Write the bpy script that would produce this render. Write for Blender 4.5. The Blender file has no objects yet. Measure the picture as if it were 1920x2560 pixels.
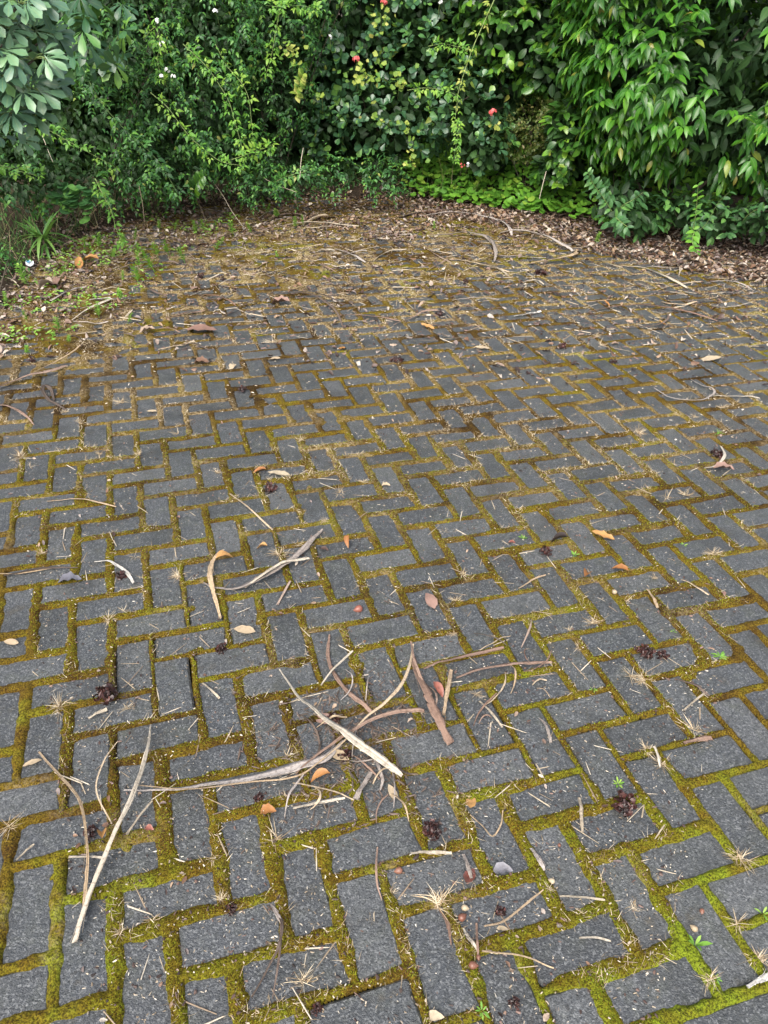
import bpy, math, random
import numpy as np
from mathutils import Matrix, Vector

random.seed(7)
rng = np.random.default_rng(11)
SC = bpy.context.scene
COL = SC.collection

# ------------------------------------------------------------------ camera, sky, sun, exposure
U = 0.112                                   # one paving module (half a paver and a joint) in metres
FPX = 1919.0                                # focal length in pixels of a 1920 x 2560 frame
LC = np.array([2.27616, -9.28481, 14.29297])
R_L = np.array([[0.95704098, -0.28915889, 0.02144056],
                [-0.14376024, -0.53742379, -0.83096851],
                [0.2518046, 0.79218862, -0.55590614]])     # rows: right, down, forward in paving coordinates
fh = R_L[2, :2] / np.linalg.norm(R_L[2, :2])
AX = np.array([[fh[1], -fh[0], 0], [fh[0], fh[1], 0], [0, 0, 1]])   # paving coordinates -> world axes
RW = R_L @ AX.T
CAM = np.array([0, 0, LC[2] * U])


def lat2w(u, v):
    du, dv = (u - LC[0]) * U, (v - LC[1]) * U
    return du * AX[0, 0] + dv * AX[0, 1], du * AX[1, 0] + dv * AX[1, 1]


def w2lat(x, y):
    return (x * AX[0, 0] + y * AX[1, 0]) / U + LC[0], (x * AX[0, 1] + y * AX[1, 1]) / U + LC[1]


cd = bpy.data.cameras.new('camera')
cam = bpy.data.objects.new('camera', cd)
COL.objects.link(cam)
cd.sensor_fit = 'VERTICAL'
cd.sensor_height = 24.0
cd.lens = 24.0 * FPX / 2560
cd.clip_start = 0.02
cd.clip_end = 400
M = Matrix.Identity(4)
for i in range(3):
    M[i][0], M[i][1], M[i][2], M[i][3] = RW[0, i], -RW[1, i], -RW[2, i], CAM[i]
cam.matrix_world = M
SC.camera = cam

SUN_EL, SUN_AZ = math.radians(47), math.radians(200)   # azimuth clockwise from +Y: high, from behind the viewer
world = bpy.data.worlds.new('World')
SC.world = world
world.use_nodes = True
wn = world.node_tree.nodes
wl = world.node_tree.links
wn.clear()
sky = wn.new('ShaderNodeTexSky')
sky.sky_type = 'NISHITA'
sky.sun_disc = False
sky.sun_elevation = SUN_EL
sky.sun_rotation = SUN_AZ
sky.dust_density = 4.0
sky.ozone_density = 1.0
bg = wn.new('ShaderNodeBackground')
bg.inputs['Strength'].default_value = 0.15
wo = wn.new('ShaderNodeOutputWorld')
hs = wn.new('ShaderNodeHueSaturation')          # thin cloud: the blue is washed out
hs.inputs['Saturation'].default_value = 0.55
wl.new(sky.outputs[0], hs.inputs['Color'])
wl.new(hs.outputs[0], bg.inputs[0])
wl.new(bg.outputs[0], wo.inputs[0])

sd = bpy.data.lights.new('sun', 'SUN')
sd.energy = 1.5
sd.angle = math.radians(40)
sd.color = (1.0, 0.95, 0.87)
sun = bpy.data.objects.new('sun', sd)
COL.objects.link(sun)
sdir = Vector((math.sin(SUN_AZ) * math.cos(SUN_EL), math.cos(SUN_AZ) * math.cos(SUN_EL), math.sin(SUN_EL)))
sun.rotation_euler = sdir.to_track_quat('Z', 'Y').to_euler()
sun.location = (0, -3, 12)
vs = SC.view_settings
vs.view_transform = 'Standard'
vs.look = 'None'
vs.gamma = 1.0
vs.use_curve_mapping = False
vs.exposure = 1.32
try:
    SC.cycles.max_bounces = 6
    SC.cycles.transparent_max_bounces = 4
except Exception:
    pass


# ------------------------------------------------------------------ pixel <-> place helpers (1659-wide view of the photograph)
K = 1920 / 1659.0


def ray(x, y):
    c = np.array([(x * K - 960) / FPX, (y * K - 1280) / FPX, 1.0])
    return RW.T @ c


def G(x, y, z=0.0):
    d = ray(x, y)
    t = (z - CAM[2]) / d[2]
    return CAM + t * d


def AT(x, y, Y):
    d = ray(x, y)
    return CAM + d * (Y / d[1])


def mpp(p):
    """metres that one pixel of the 1659-wide view covers at p"""
    return float(RW[2] @ (np.asarray(p) - CAM)) / FPX * K


def proj(P):
    c = (P - CAM) @ RW.T
    return np.stack([(c[:, 0] / c[:, 2] * FPX + 960) / K, (c[:, 1] / c[:, 2] * FPX + 1280) / K], 1), c[:, 2]


# ------------------------------------------------------------------ noise in numpy
def _h(ix, iy, s):
    n = (ix.astype(np.int64) * 374761393 + iy.astype(np.int64) * 668265263 + s * 974634777) & 0xffffffff
    n = ((n ^ (n >> 13)) * 1274126177) & 0xffffffff
    return ((n ^ (n >> 16)) & 0xffff) / 65535.0


def vn(x, y, s=0):
    x, y = np.asarray(x, float), np.asarray(y, float)
    ix, iy = np.floor(x), np.floor(y)
    fx, fy = x - ix, y - iy
    fx, fy = fx * fx * (3 - 2 * fx), fy * fy * (3 - 2 * fy)
    a, b, c, d = _h(ix, iy, s), _h(ix + 1, iy, s), _h(ix, iy + 1, s), _h(ix + 1, iy + 1, s)
    return (a * (1 - fx) + b * fx) * (1 - fy) + (c * (1 - fx) + d * fx) * fy


def fbm(x, y, s=0, o=3):
    r, a, t = 0, 1.0, 0
    for i in range(o):
        r = r + a * vn(x * 2 ** i, y * 2 ** i, s + i * 17)
        t += a
        a *= .5
    return r / t


def sstep(a, b, x):
    t = np.clip((x - a) / (b - a), 0, 1)
    return t * t * (3 - 2 * t)


def inpoly(px, py, poly):
    px, py = np.asarray(px), np.asarray(py)
    c = np.zeros(px.shape, bool)
    n = len(poly)
    for i in range(n):
        x1, y1 = poly[i]
        x2, y2 = poly[(i + 1) % n]
        if y1 == y2:
            continue
        k = ((y1 > py) != (y2 > py)) & (px < (x2 - x1) * (py - y1) / (y2 - y1) + x1)
        c ^= k
    return c


# ------------------------------------------------------------------ object helpers
def tag(o, label=None, cat=None, group=None, kind=None):
    if label:
        o['label'] = label
    if cat:
        o['category'] = cat
    if group:
        o['group'] = group
    if kind:
        o['kind'] = kind
    return o


def link(name, data, parent=None):
    o = bpy.data.objects.new(name, data)
    COL.objects.link(o)
    if parent is not None:
        o.parent = parent
    return o


def empty(name, loc, label=None, cat=None, group=None, kind=None):
    o = link(name, None)
    o.empty_display_size = .05
    o.location = loc
    return tag(o, label, cat, group, kind)


def mesh(name, V, F, mat=None, attrs=None, smooth=True):
    """V (N,3); F (M,3) or (M,4) index array"""
    V = np.ascontiguousarray(V, np.float32)
    F = np.ascontiguousarray(F, np.int32)
    me = bpy.data.meshes.new(name)
    k = F.shape[1]
    me.vertices.add(len(V))
    me.vertices.foreach_set('co', V.ravel())
    me.loops.add(F.size)
    me.loops.foreach_set('vertex_index', F.ravel())
    me.polygons.add(len(F))
    me.polygons.foreach_set('loop_start', np.arange(0, F.size, k, dtype=np.int32))
    me.polygons.foreach_set('use_smooth', np.full(len(F), smooth))
    for a, vals in (attrs or {}).items():
        at = me.attributes.new(a, 'FLOAT', 'POINT')
        at.data.foreach_set('value', np.ascontiguousarray(vals, np.float32))
    if mat:
        me.materials.append(mat)
    me.update(calc_edges=True)
    return me


def cat_mesh(parts):
    """join [(V,F,attrs)] into one"""
    Vs, Fs, A, o = [], [], {}, 0
    for V, F, at in parts:
        Vs.append(V)
        Fs.append(F + o)
        o += len(V)
        for k, v in at.items():
            A.setdefault(k, []).append(v)
    return np.concatenate(Vs), np.concatenate(Fs), {k: np.concatenate(v) for k, v in A.items()}


def tri(Q):
    Q = np.asarray(Q)
    return np.concatenate([Q[:, [0, 1, 2]], Q[:, [0, 2, 3]]])


def spline(pts, n):
    P = np.asarray(pts, float)
    if len(P) == 2:
        t = np.linspace(0, 1, n)[:, None]
        return P[0] * (1 - t) + P[1] * t
    E = np.concatenate([[2 * P[0] - P[1]], P, [2 * P[-1] - P[-2]]])
    out = []
    for t in np.linspace(0, len(P) - 1 - 1e-9, n):
        i = int(t)
        f = t - i
        a, b, c, d = E[i], E[i + 1], E[i + 2], E[i + 3]
        out.append(.5 * (2 * b + (c - a) * f + (2 * a - 5 * b + 4 * c - d) * f * f + (3 * b - a - 3 * c + d) * f ** 3))
    return np.array(out)


def tube_geo(P, rad, sides=5, lump=0.0):
    P = np.asarray(P, float)
    n = len(P)
    rad = np.broadcast_to(np.asarray(rad, float), (n,))
    T = np.gradient(P, axis=0)
    T /= np.linalg.norm(T, axis=1)[:, None] + 1e-9
    ref = np.array([0.13, 0.21, 1.0]) if abs(T[:, 2]).mean() < .8 else np.array([1.0, .1, .05])
    X = np.cross(T, ref)
    X /= np.linalg.norm(X, axis=1)[:, None] + 1e-9
    Y = np.cross(T, X)
    a = np.linspace(0, 2 * math.pi, sides, endpoint=False)
    rr = rad[:, None, None] * (1 + lump * rng.uniform(-1, 1, (n, sides, 1)))
    V = P[:, None] + rr * (np.cos(a)[None, :, None] * X[:, None] + np.sin(a)[None, :, None] * Y[:, None])
    V = np.concatenate([V.reshape(-1, 3), P[:1], P[-1:]])
    Q = []
    for i in range(n - 1):
        for j in range(sides):
            k = (j + 1) % sides
            Q.append((i * sides + j, i * sides + k, (i + 1) * sides + k, (i + 1) * sides + j))
    F = tri(Q)
    b, e = n * sides, n * sides + 1
    cap = [(b, (j + 1) % sides, j) for j in range(sides)] + [(e, (n - 1) * sides + j, (n - 1) * sides + (j + 1) % sides) for j in range(sides)]
    F = np.concatenate([F, np.array(cap)])
    ac = np.concatenate([np.tile(np.linspace(-1, 1, sides), n), [0, 0]])
    return V, F, {'across': ac, 'var': np.full(len(V), rng.random())}


# ------------------------------------------------------------------ materials
class NT:
    def __init__(s, name):
        s.m = bpy.data.materials.new(name)
        s.m.use_nodes = True
        s.t = s.m.node_tree
        s.t.nodes.clear()
        s.out = s.n('ShaderNodeOutputMaterial')

    def n(s, typ, **kw):
        x = s.t.nodes.new(typ)
        for k, v in kw.items():
            setattr(x, k, v)
        return x

    def l(s, a, b):
        s.t.links.new(a, b)

    def put(s, node, key, v):
        if hasattr(v, 'is_linked'):
            s.l(v, node.inputs[key])
        else:
            node.inputs[key].default_value = v

    def math(s, op, a, b=0.0, clamp=False):
        x = s.n('ShaderNodeMath', operation=op, use_clamp=clamp)
        s.put(x, 0, a)
        s.put(x, 1, b)
        return x.outputs[0]

    def mix(s, f, a, b, mode='MIX'):
        x = s.n('ShaderNodeMix', data_type='RGBA', blend_type=mode)
        s.put(x, 0, f)
        for k, v in ((6, a), (7, b)):
            s.put(x, k, v if hasattr(v, 'is_linked') else (*v, 1))
        return x.outputs[2]

    def ramp(s, f, stops, interp='LINEAR'):
        x = s.n('ShaderNodeValToRGB')
        cr = x.color_ramp
        cr.interpolation = interp
        while len(cr.elements) < len(stops):
            cr.elements.new(1.0)
        for e, (p, c) in zip(cr.elements, stops):
            e.position = p
            e.color = (*c, 1) if not isinstance(c, (int, float)) else (c, c, c, 1)
        s.l(f, x.inputs[0])
        return x.outputs[0]

    def noise(s, scale, detail=2.0, vec=None, rough=.5, out=0):
        x = s.n('ShaderNodeTexNoise')
        x.inputs['Scale'].default_value = scale
        x.inputs['Detail'].default_value = detail
        x.inputs['Roughness'].default_value = rough
        if vec is not None:
            s.l(vec, x.inputs['Vector'])
        return x.outputs[out]

    def pos(s):
        return s.n('ShaderNodeNewGeometry').outputs['Position']

    def attr(s, name):
        return s.n('ShaderNodeAttribute', attribute_name=name).outputs['Fac']

    def var(s):
        r = s.n('ShaderNodeObjectInfo').outputs['Random']
        return s.math('FRACT', s.math('ADD', s.attr('var'), r))

    def bsdf(s, col, rough, bump=None, bstr=.3, bdist=.002, spec=.5, transl=0.0, tcol=None, coat=0.0):
        p = s.n('ShaderNodeBsdfPrincipled')
        s.put(p, 'Base Color', col if hasattr(col, 'is_linked') else (*col, 1))
        s.put(p, 'Roughness', rough)
        p.inputs['Specular IOR Level'].default_value = spec
        if coat:
            p.inputs['Coat Weight'].default_value = coat
            p.inputs['Coat Roughness'].default_value = .18
        if bump is not None:
            b = s.n('ShaderNodeBump')
            b.inputs['Strength'].default_value = bstr
            b.inputs['Distance'].default_value = bdist
            s.l(bump, b.inputs['Height'])
            s.l(b.outputs[0], p.inputs['Normal'])
        o = p.outputs[0]
        if transl:
            t = s.n('ShaderNodeBsdfTranslucent')
            s.put(t, 'Color', tcol if tcol is not None else col)
            mx = s.n('ShaderNodeMixShader')
            mx.inputs[0].default_value = transl
            s.l(o, mx.inputs[1])
            s.l(t.outputs[0], mx.inputs[2])
            o = mx.outputs[0]
        s.l(o, s.out.inputs[0])
        return s.m


def leaf_mat(name, stops, rough=.35, rib=.35, transl=.22, spec=.5, bump=.25):
    n = NT(name)
    c = n.ramp(n.var(), stops)
    blot = n.noise(45, 3, n.pos())
    c = n.mix(n.math('MULTIPLY', blot, .5), c, (0.02, 0.04, 0.012))
    ab = n.math('ABSOLUTE', n.attr('across'))
    ribf = n.math('MULTIPLY', n.math('SUBTRACT', 1.0, n.math('MULTIPLY', ab, 7.0), clamp=True), rib)
    c = n.mix(ribf, c, (0.22, 0.30, 0.09))
    tc = n.mix(.5, c, (0.16, 0.30, 0.02))
    return n.bsdf(c, rough, bump=n.noise(160, 2, n.pos()), bstr=bump, bdist=.002, spec=spec, transl=transl, tcol=tc)


def dry_mat(name, stops, rough=.7, streak=5, sc=120, spec=.3, transl=.0):
    n = NT(name)
    v = n.var()
    c = n.ramp(v, stops)
    cmb = n.n('ShaderNodeCombineXYZ')
    n.l(n.math('MULTIPLY', n.attr('across'), streak), cmb.inputs[0])
    n.l(n.math('MULTIPLY', v, 37.0), cmb.inputs[1])
    st = n.noise(1.0, 3, cmb.outputs[0])
    sp = n.noise(sc, 3, n.pos(), .6)
    c = n.mix(n.ramp(st, [(.30, .8), (.46, 0.0)]), c, (0.05, 0.03, 0.022))
    c = n.mix(n.ramp(st, [(.55, 0.0), (.72, .5)]), c, (0.42, 0.37, 0.31))
    c = n.mix(n.ramp(sp, [(.5, 0.0), (.72, .6)]), c, (0.05, 0.03, 0.02))
    return n.bsdf(c, rough, bump=st, bstr=.5, bdist=.002, spec=spec, transl=transl)


def soil_mat(name):
    n = NT(name)
    a = n.noise(9, 5, n.pos(), .65)
    b = n.noise(160, 4, n.pos(), .7)
    c = n.ramp(a, [(.3, (.018, .012, .008)), (.55, (.04, .028, .018)), (.75, (.075, .055, .038))])
    c = n.mix(n.ramp(b, [(.55, 0.0), (.7, .7)]), c, (.12, .085, .055))
    return n.bsdf(c, .9, bump=b, bstr=.9, bdist=.01, spec=.2)


def paver_mat(name):
    n = NT(name)
    g = n.pos()
    rnd = n.n('ShaderNodeObjectInfo').outputs['Random']
    v = n.math('FRACT', n.math('ADD', rnd, n.attr('var')))
    base = n.ramp(v, [(0, (.038, .041, .045)), (.3, (.062, .066, .072)), (.55, (.050, .055, .062)), (.8, (.070, .074, .078)), (1, (.092, .095, .098))])
    big = n.noise(2.3, 3, g)
    base = n.mix(n.ramp(big, [(.4, 0.0), (.7, .5)]), base, (.055, .06, .058))
    alg = n.noise(13, 4, g, .65)
    base = n.mix(n.ramp(alg, [(.5, 0.0), (.72, .42)]), base, (.085, .092, .062))
    vo = n.n('ShaderNodeTexVoronoi')
    vo.inputs['Scale'].default_value = 260
    n.l(g, vo.inputs['Vector'])
    cell = n.n('ShaderNodeSeparateColor')
    n.l(vo.outputs['Color'], cell.inputs[0])
    base = n.mix(n.ramp(cell.outputs[0], [(.05, .75), (.35, 0.0)]), base, (.022, .024, .026))
    base = n.mix(n.ramp(cell.outputs[1], [(.68, 0.0), (.95, .6)]), base, (.2, .205, .205))
    mid = n.noise(70, 3, g, .7)
    base = n.mix(n.ramp(mid, [(.52, 0.0), (.68, .5)]), base, (.03, .033, .03))
    stain = n.noise(28, 4, g, .7)
    base = n.mix(n.ramp(stain, [(.56, 0.0), (.7, .4)]), base, (.125, .13, .12))
    damp = n.noise(5.5, 4, g, .6)
    base = n.mix(n.ramp(damp, [(.5, 0.0), (.66, .45)]), base, (.024, .026, .027))
    dirt = n.noise(11, 5, g, .75)
    base = n.mix(n.ramp(dirt, [(.58, 0.0), (.72, .5)]), base, (.085, .070, .045))
    fine = n.noise(420, 3, g, .7)
    base = n.mix(n.ramp(fine, [(.3, .5), (.5, 0.0)]), base, (.02, .022, .024))
    pits = n.noise(210, 2, g)
    h = n.math('ADD', n.math('MULTIPLY', fine, .6), n.math('ADD', n.math('MULTIPLY', cell.outputs[0], .35), pits))
    rg = n.ramp(n.noise(6, 3, g), [(.35, .36), (.7, .52)])
    return n.bsdf(base, rg, bump=h, bstr=.75, bdist=.0035, spec=.5)


def moss_mat(name):
    n = NT(name)
    g = n.pos()
    t = n.attr('tone')
    j = n.noise(30, 3, g, .6)
    f = n.math('ADD', t, n.math('MULTIPLY', n.math('SUBTRACT', j, .5), .7), clamp=True)
    c = n.ramp(f, [(0, (.038, .018, .004)), (.22, (.085, .046, .006)), (.45, (.140, .092, .007)), (.7, (.150, .140, .008)), (1, (.17, .22, .012))])
    gr = n.noise(240, 3, g, .7)
    c = n.mix(n.ramp(gr, [(.38, .85), (.55, 0.0)]), c, (.012, .009, .003))
    c = n.mix(n.ramp(gr, [(.58, 0.0), (.75, .55)]), c, (.30, .27, .05))
    d = n.attr('dry')
    c = n.mix(n.math('MULTIPLY', d, n.ramp(n.noise(90, 3, g, .7), [(.42, 0.0), (.6, 1.0)])), c, (.38, .30, .18))
    return n.bsdf(c, .95, bump=gr, bstr=1.0, bdist=.006, spec=.15)


def plain_var(name, stops, rough=.7, spec=.3, nz=60, transl=0.0, amt=.5):
    n = NT(name)
    c = n.ramp(n.var(), stops)
    b = n.noise(nz, 3, n.pos(), .6)
    c = n.mix(n.ramp(b, [(.45, 0.0), (.75, amt)]), c, (.04, .03, .02))
    return n.bsdf(c, rough, bump=b, bstr=.4, bdist=.003, spec=spec, transl=transl)


MT = dict(
    soil=soil_mat('damp_soil'),
    paver=paver_mat('charcoal_paver'),
    moss=moss_mat('olive_moss'),
    sprig=plain_var('moss_sprig', [(0, (.042, .020, .004)), (.3, (.11, .066, .007)), (.6, (.165, .135, .009)), (.8, (.17, .18, .011)), (1, (.25, .30, .022))], .9, .1, 20, 0, .2),
    droop=leaf_mat('glossy_pointed_leaf', [(0, (.018, .078, .010)), (.5, (.036, .16, .014)), (.8, (.075, .25, .018)), (.96, (.15, .36, .03)), (1, (.30, .26, .05))], .3, .4, .3, .38),
    round=leaf_mat('round_leathery_leaf', [(0, (.030, .085, .045)), (.55, (.050, .145, .065)), (.85, (.10, .25, .06)), (.97, (.19, .37, .06)), (1, (.32, .26, .06))], .33, .2, .2, .5),
    camel=leaf_mat('broad_glossy_leaf', [(0, (.024, .075, .016)), (.6, (.05, .16, .022)), (.85, (.12, .29, .025)), (.97, (.22, .42, .04)), (1, (.36, .34, .06))], .28, .25, .25, .45),
    jas=leaf_mat('climber_leaf', [(0, (.026, .09, .028)), (.45, (.050, .17, .05)), (.75, (.105, .30, .06)), (.97, (.18, .40, .06)), (1, (.34, .34, .08))], .38, .15, .3, .38),
    young=leaf_mat('young_climber_leaf', [(0, (.10, .28, .035)), (.5, (.18, .42, .05)), (1, (.32, .52, .07))], .45, .2, .35, .35),
    palm=leaf_mat('pale_palmate_leaf', [(0, (.06, .145, .09)), (.6, (.115, .24, .15)), (.88, (.18, .34, .17)), (1, (.24, .46, .10))], .36, .4, .22, .6),
    azal=leaf_mat('bronze_small_leaf', [(0, (.045, .06, .012)), (.5, (.08, .13, .025)), (.85, (.14, .15, .035)), (1, (.22, .17, .07))], .5, .1, .25, .35),
    heart=leaf_mat('violet_leaf', [(0, (.075, .21, .025)), (.5, (.14, .36, .04)), (.85, (.22, .48, .05)), (1, (.40, .58, .08))], .45, .15, .35, .3),
    priv=leaf_mat('matt_oval_leaf', [(0, (.04, .12, .045)), (.6, (.07, .20, .06)), (1, (.14, .32, .07))], .42, .3, .25, .4),
    lime=leaf_mat('lime_leaf', [(0, (.10, .22, .03)), (.5, (.27, .38, .05)), (1, (.50, .50, .13))], .55, .1, .3, .3),
    weed=leaf_mat('weed_leaf', [(0, (.16, .36, .05)), (.6, (.26, .50, .07)), (1, (.40, .58, .12))], .55, .1, .35, .3),
    spiky=leaf_mat('strap_leaf', [(0, (.06, .16, .035)), (.7, (.11, .27, .05)), (1, (.2, .36, .08))], .4, .3, .25, .4),
    dark=leaf_mat('painted_shade_leaf', [(0, (.010, .030, .010)), (.7, (.018, .052, .016)), (1, (.04, .10, .025))], .5, .1, .1, .25),  # shade of the hedge interior painted into the leaf colour
    grass=plain_var('grass_blade', [(0, (.03, .09, .025)), (.6, (.07, .16, .035)), (.75, (.16, .16, .06)), (1, (.34, .29, .16))], .6, .3, 40, .15, .2),  # greens darkened to stand for shade at the hedge foot
    straw=plain_var('pale_straw', [(0, (.18, .13, .09)), (.5, (.32, .26, .18)), (1, (.50, .44, .35))], .7, .25, 90, 0, .3),
    wisp=plain_var('dry_wisp', [(0, (.22, .15, .08)), (.5, (.38, .30, .19)), (1, (.58, .50, .37))], .8, .15, 60, 0, .15),
    stem=plain_var('green_stem', [(0, (.10, .16, .05)), (1, (.22, .28, .09))], .55, .3, 60, 0, .3),
    bark=plain_var('grey_brown_branch', [(0, (.05, .04, .03)), (1, (.11, .09, .07))], .85, .2, 50, 0, .6),
    pale_strip=dry_mat('pale_dry_strap', [(0, (.32, .27, .20)), (.5, (.41, .35, .26)), (1, (.48, .43, .35))]),
    tan_strip=dry_mat('tan_dry_strap', [(0, (.34, .25, .16)), (.5, (.42, .31, .19)), (1, (.48, .38, .26))]),
    grey_strip=dry_mat('grey_dry_strap', [(0, (.22, .19, .165)), (.5, (.30, .26, .23)), (1, (.38, .34, .31))], .75, 22),
    bark_strip=dry_mat('reddish_bark', [(0, (.17, .10, .07)), (.5, (.26, .17, .125)), (1, (.33, .25, .20))], .7, 20, 80),
    dark_strip=dry_mat('dark_dry_strap', [(0, (.05, .038, .03)), (.5, (.09, .065, .05)), (1, (.14, .10, .08))], .65, 20),
    white_strip=dry_mat('bleached_strap', [(0, (.44, .42, .38)), (1, (.54, .52, .47))], .7, 8, 50),
    brown_leaf=plain_var('brown_dead_leaf', [(0, (.022, .014, .012)), (.2, (.07, .038, .028)), (.4, (.19, .105, .06)), (.55, (.15, .12, .115)), (.75, (.30, .20, .12)), (.9, (.33, .28, .245)), (1, (.52, .45, .36))], .5, .5, 70, .1, .45),
    orange_leaf=plain_var('orange_dead_leaf', [(0, (.26, .11, .035)), (.5, (.36, .17, .05)), (1, (.42, .24, .09))], .5, .4, 90, .1, .4),
    cream_leaf=plain_var('cream_dead_leaf', [(0, (.36, .27, .17)), (1, (.48, .40, .28))], .55, .4, 90, .15, .35),
    pink_leaf=plain_var('pinkish_dead_leaf', [(0, (.19, .11, .085)), (1, (.26, .165, .13))], .5, .45, 50, 0, .4),
    red_leaf=plain_var('red_brown_leaf', [(0, (.13, .04, .03)), (1, (.22, .075, .05))], .45, .5, 90, 0, .5),
    slate_leaf=plain_var('slate_dead_leaf', [(0, (.10, .10, .12)), (1, (.17, .165, .18))], .5, .4, 90, 0, .5),
    seed_head=plain_var('dark_red_seed_head', [(0, (.014, .006, .006)), (.6, (.035, .012, .011)), (1, (.085, .028, .022))], .4, .5, 120, 0, .5),
    acorn=plain_var('brown_nut', [(0, (.13, .05, .03)), (1, (.22, .10, .065))], .4, .5, 60, 0, .4),
    chip=plain_var('pale_chip', [(0, (.16, .12, .08)), (.4, (.30, .24, .17)), (.75, (.44, .37, .28)), (1, (.62, .57, .48))], .7, .3, 40, 0, .3),
    dark_chip=plain_var('dark_chip', [(0, (.02, .014, .012)), (.6, (.06, .035, .028)), (1, (.16, .10, .08))], .6, .4, 40, 0, .2),
    petal_white=plain_var('white_petal', [(0, (.72, .73, .70)), (1, (.82, .82, .80))], .5, .3, 30, .25, .05),
    petal_red=plain_var('coral_petal', [(0, (.60, .09, .09)), (1, (.72, .16, .15))], .5, .3, 30, .25, .05),
    paper=plain_var('white_paper', [(0, (.66, .68, .70)), (1, (.75, .76, .77))], .5, .3, 20, 0, .1),
    blue=plain_var('blue_print', [(0, (.10, .32, .50)), (1, (.12, .36, .55))], .5, .3, 20, 0, .1),
)

# ------------------------------------------------------------------ the ground and the paving
soilcurve = np.array([G(x, y)[:2] for x, y in [(-260, 900), (-120, 760), (0, 640), (70, 560), (210, 492), (400, 450), (640, 424), (900, 430), (1100, 452), (1300, 484), (1500, 522), (1700, 556), (1950, 600)]])


def hedge_d(x, y):
    """signed distance beyond the foot of the hedge (positive inside the bed)"""
    x, y = np.asarray(x, float), np.asarray(y, float)
    best = np.full(x.shape, 1e9)
    for a, b in zip(soilcurve[:-1], soilcurve[1:]):
        ab = b - a
        t = np.clip(((x - a[0]) * ab[0] + (y - a[1]) * ab[1]) / (ab @ ab), 0, 1)
        best = np.minimum(best, np.hypot(x - a[0] - t * ab[0], y - a[1] - t * ab[1]))
    poly = [tuple(p) for p in soilcurve] + [(40, soilcurve[-1][1]), (40, 40), (-40, 40), (-40, soilcurve[0][1])]
    return np.where(inpoly(x, y, poly), best, -best)


g = bpy.data.meshes.new('ground')
g.from_pydata([(-150, -150, -.06), (150, -150, -.06), (150, 150, -.06), (-150, 150, -.06)], [], [(0, 1, 2, 3)])
g.materials.append(MT['soil'])
tag(link('ground', g), 'bare earth stretching away beneath the paving and the hedge', kind='structure')

# planting bed, rising behind the edge of the paving
xs, ys = np.arange(-7, 7.01, .07), np.arange(3.0, 11.0, .07)
XX, YY = np.meshgrid(xs, ys)
D = hedge_d(XX, YY)
ZZ = np.clip(.015 + D * .16, -.05, .16) + .05 * (fbm(XX * 3, YY * 3, 5) - .5) * sstep(-.4, .2, D) + .025 * (fbm(XX * 14, YY * 14, 9) - .5)
idx = np.arange(XX.size).reshape(XX.shape)
keep = (D[:-1, :-1] > -.5)
Q = np.stack([idx[:-1, :-1], idx[:-1, 1:], idx[1:, 1:], idx[1:, :-1]], -1)[keep]
tag(link('planting_bed', mesh('planting_bed', np.stack([XX, YY, ZZ], -1).reshape(-1, 3), Q, MT['soil'])), 'dark earth bank under the hedge, strewn with leaves', kind='structure')

paving = link('paving', None)
tag(paving, 'charcoal concrete pavers laid in herringbone with mossy joints', kind='structure')
bx, by = [], []
BED = .07
be = bpy.data.meshes.new('bedding')
be.from_pydata([(-5, .1, -.03), (5.5, .1, -.03), (5.5, 8.6, -.03), (-5, 8.6, -.03)], [], [(0, 1, 2, 3)])
be.materials.append(MT['soil'])
link('bedding', be, paving)


def paver_geo(seed):
    r = np.random.default_rng(seed)
    hx, hy = U - .0065, U / 2 - .0065
    ring = []
    for sx, sy, a0 in ((1, 1, 0), (-1, 1, 90), (-1, -1, 180), (1, -1, 270)):
        for da in (0, 45, 90):
            a = math.radians(a0 + da)
            c = .004 + .011 * r.random() ** 3
            ring.append((sx * (hx - c) + c * math.cos(a), sy * (hy - c) + c * math.sin(a)))
        # a point or two along the side, pushed in slightly where the edge is worn
        nx, ny = {(1, 1): (-1, 1), (-1, 1): (-1, -1), (-1, -1): (1, -1), (1, -1): (1, 1)}[(sx, sy)]
        for t in (.35, .68):
            x, y = sx * hx * (1 - t) + nx * hx * t, sy * hy * (1 - t) + ny * hy * t
            k = 1 - r.random() ** 2 * .05
            ring.append((x * (1 if abs(x) < hx * .95 else k), y * (1 if abs(y) < hy * .95 else k)))
    ring = np.array(ring)
    n = len(ring)
    inner = ring * np.array([(hx - .006) / hx, (hy - .006) / hy])
    low = np.c_[ring, np.full(n, -.055)]
    top1 = np.c_[ring, np.full(n, -.005) + r.uniform(-.001, .001, n)]
    top2 = np.c_[inner, r.uniform(-.0006, .0006, n)]
    V = np.concatenate([low, top1, top2, [[-hx * .45, 0, .0006], [hx * .45, 0, .0006]]])
    F = []
    for i in range(n):
        j = (i + 1) % n
        F += [(i, j, n + j), (i, n + j, n + i), (n + i, n + j, 2 * n + j), (n + i, 2 * n + j, 2 * n + i)]
        c = 3 * n + (1 if (inner[i, 0] + inner[j, 0]) > 0 else 0)
        F.append((2 * n + i, 2 * n + j, c))
        if (inner[i, 0] > 0) != (inner[j, 0] > 0) or False:
            F.append((2 * n + i, 3 * n + 1, 3 * n) if inner[i, 0] < 0 else (2 * n + i, 3 * n, 3 * n + 1))
    return V, np.array(F)


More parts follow.
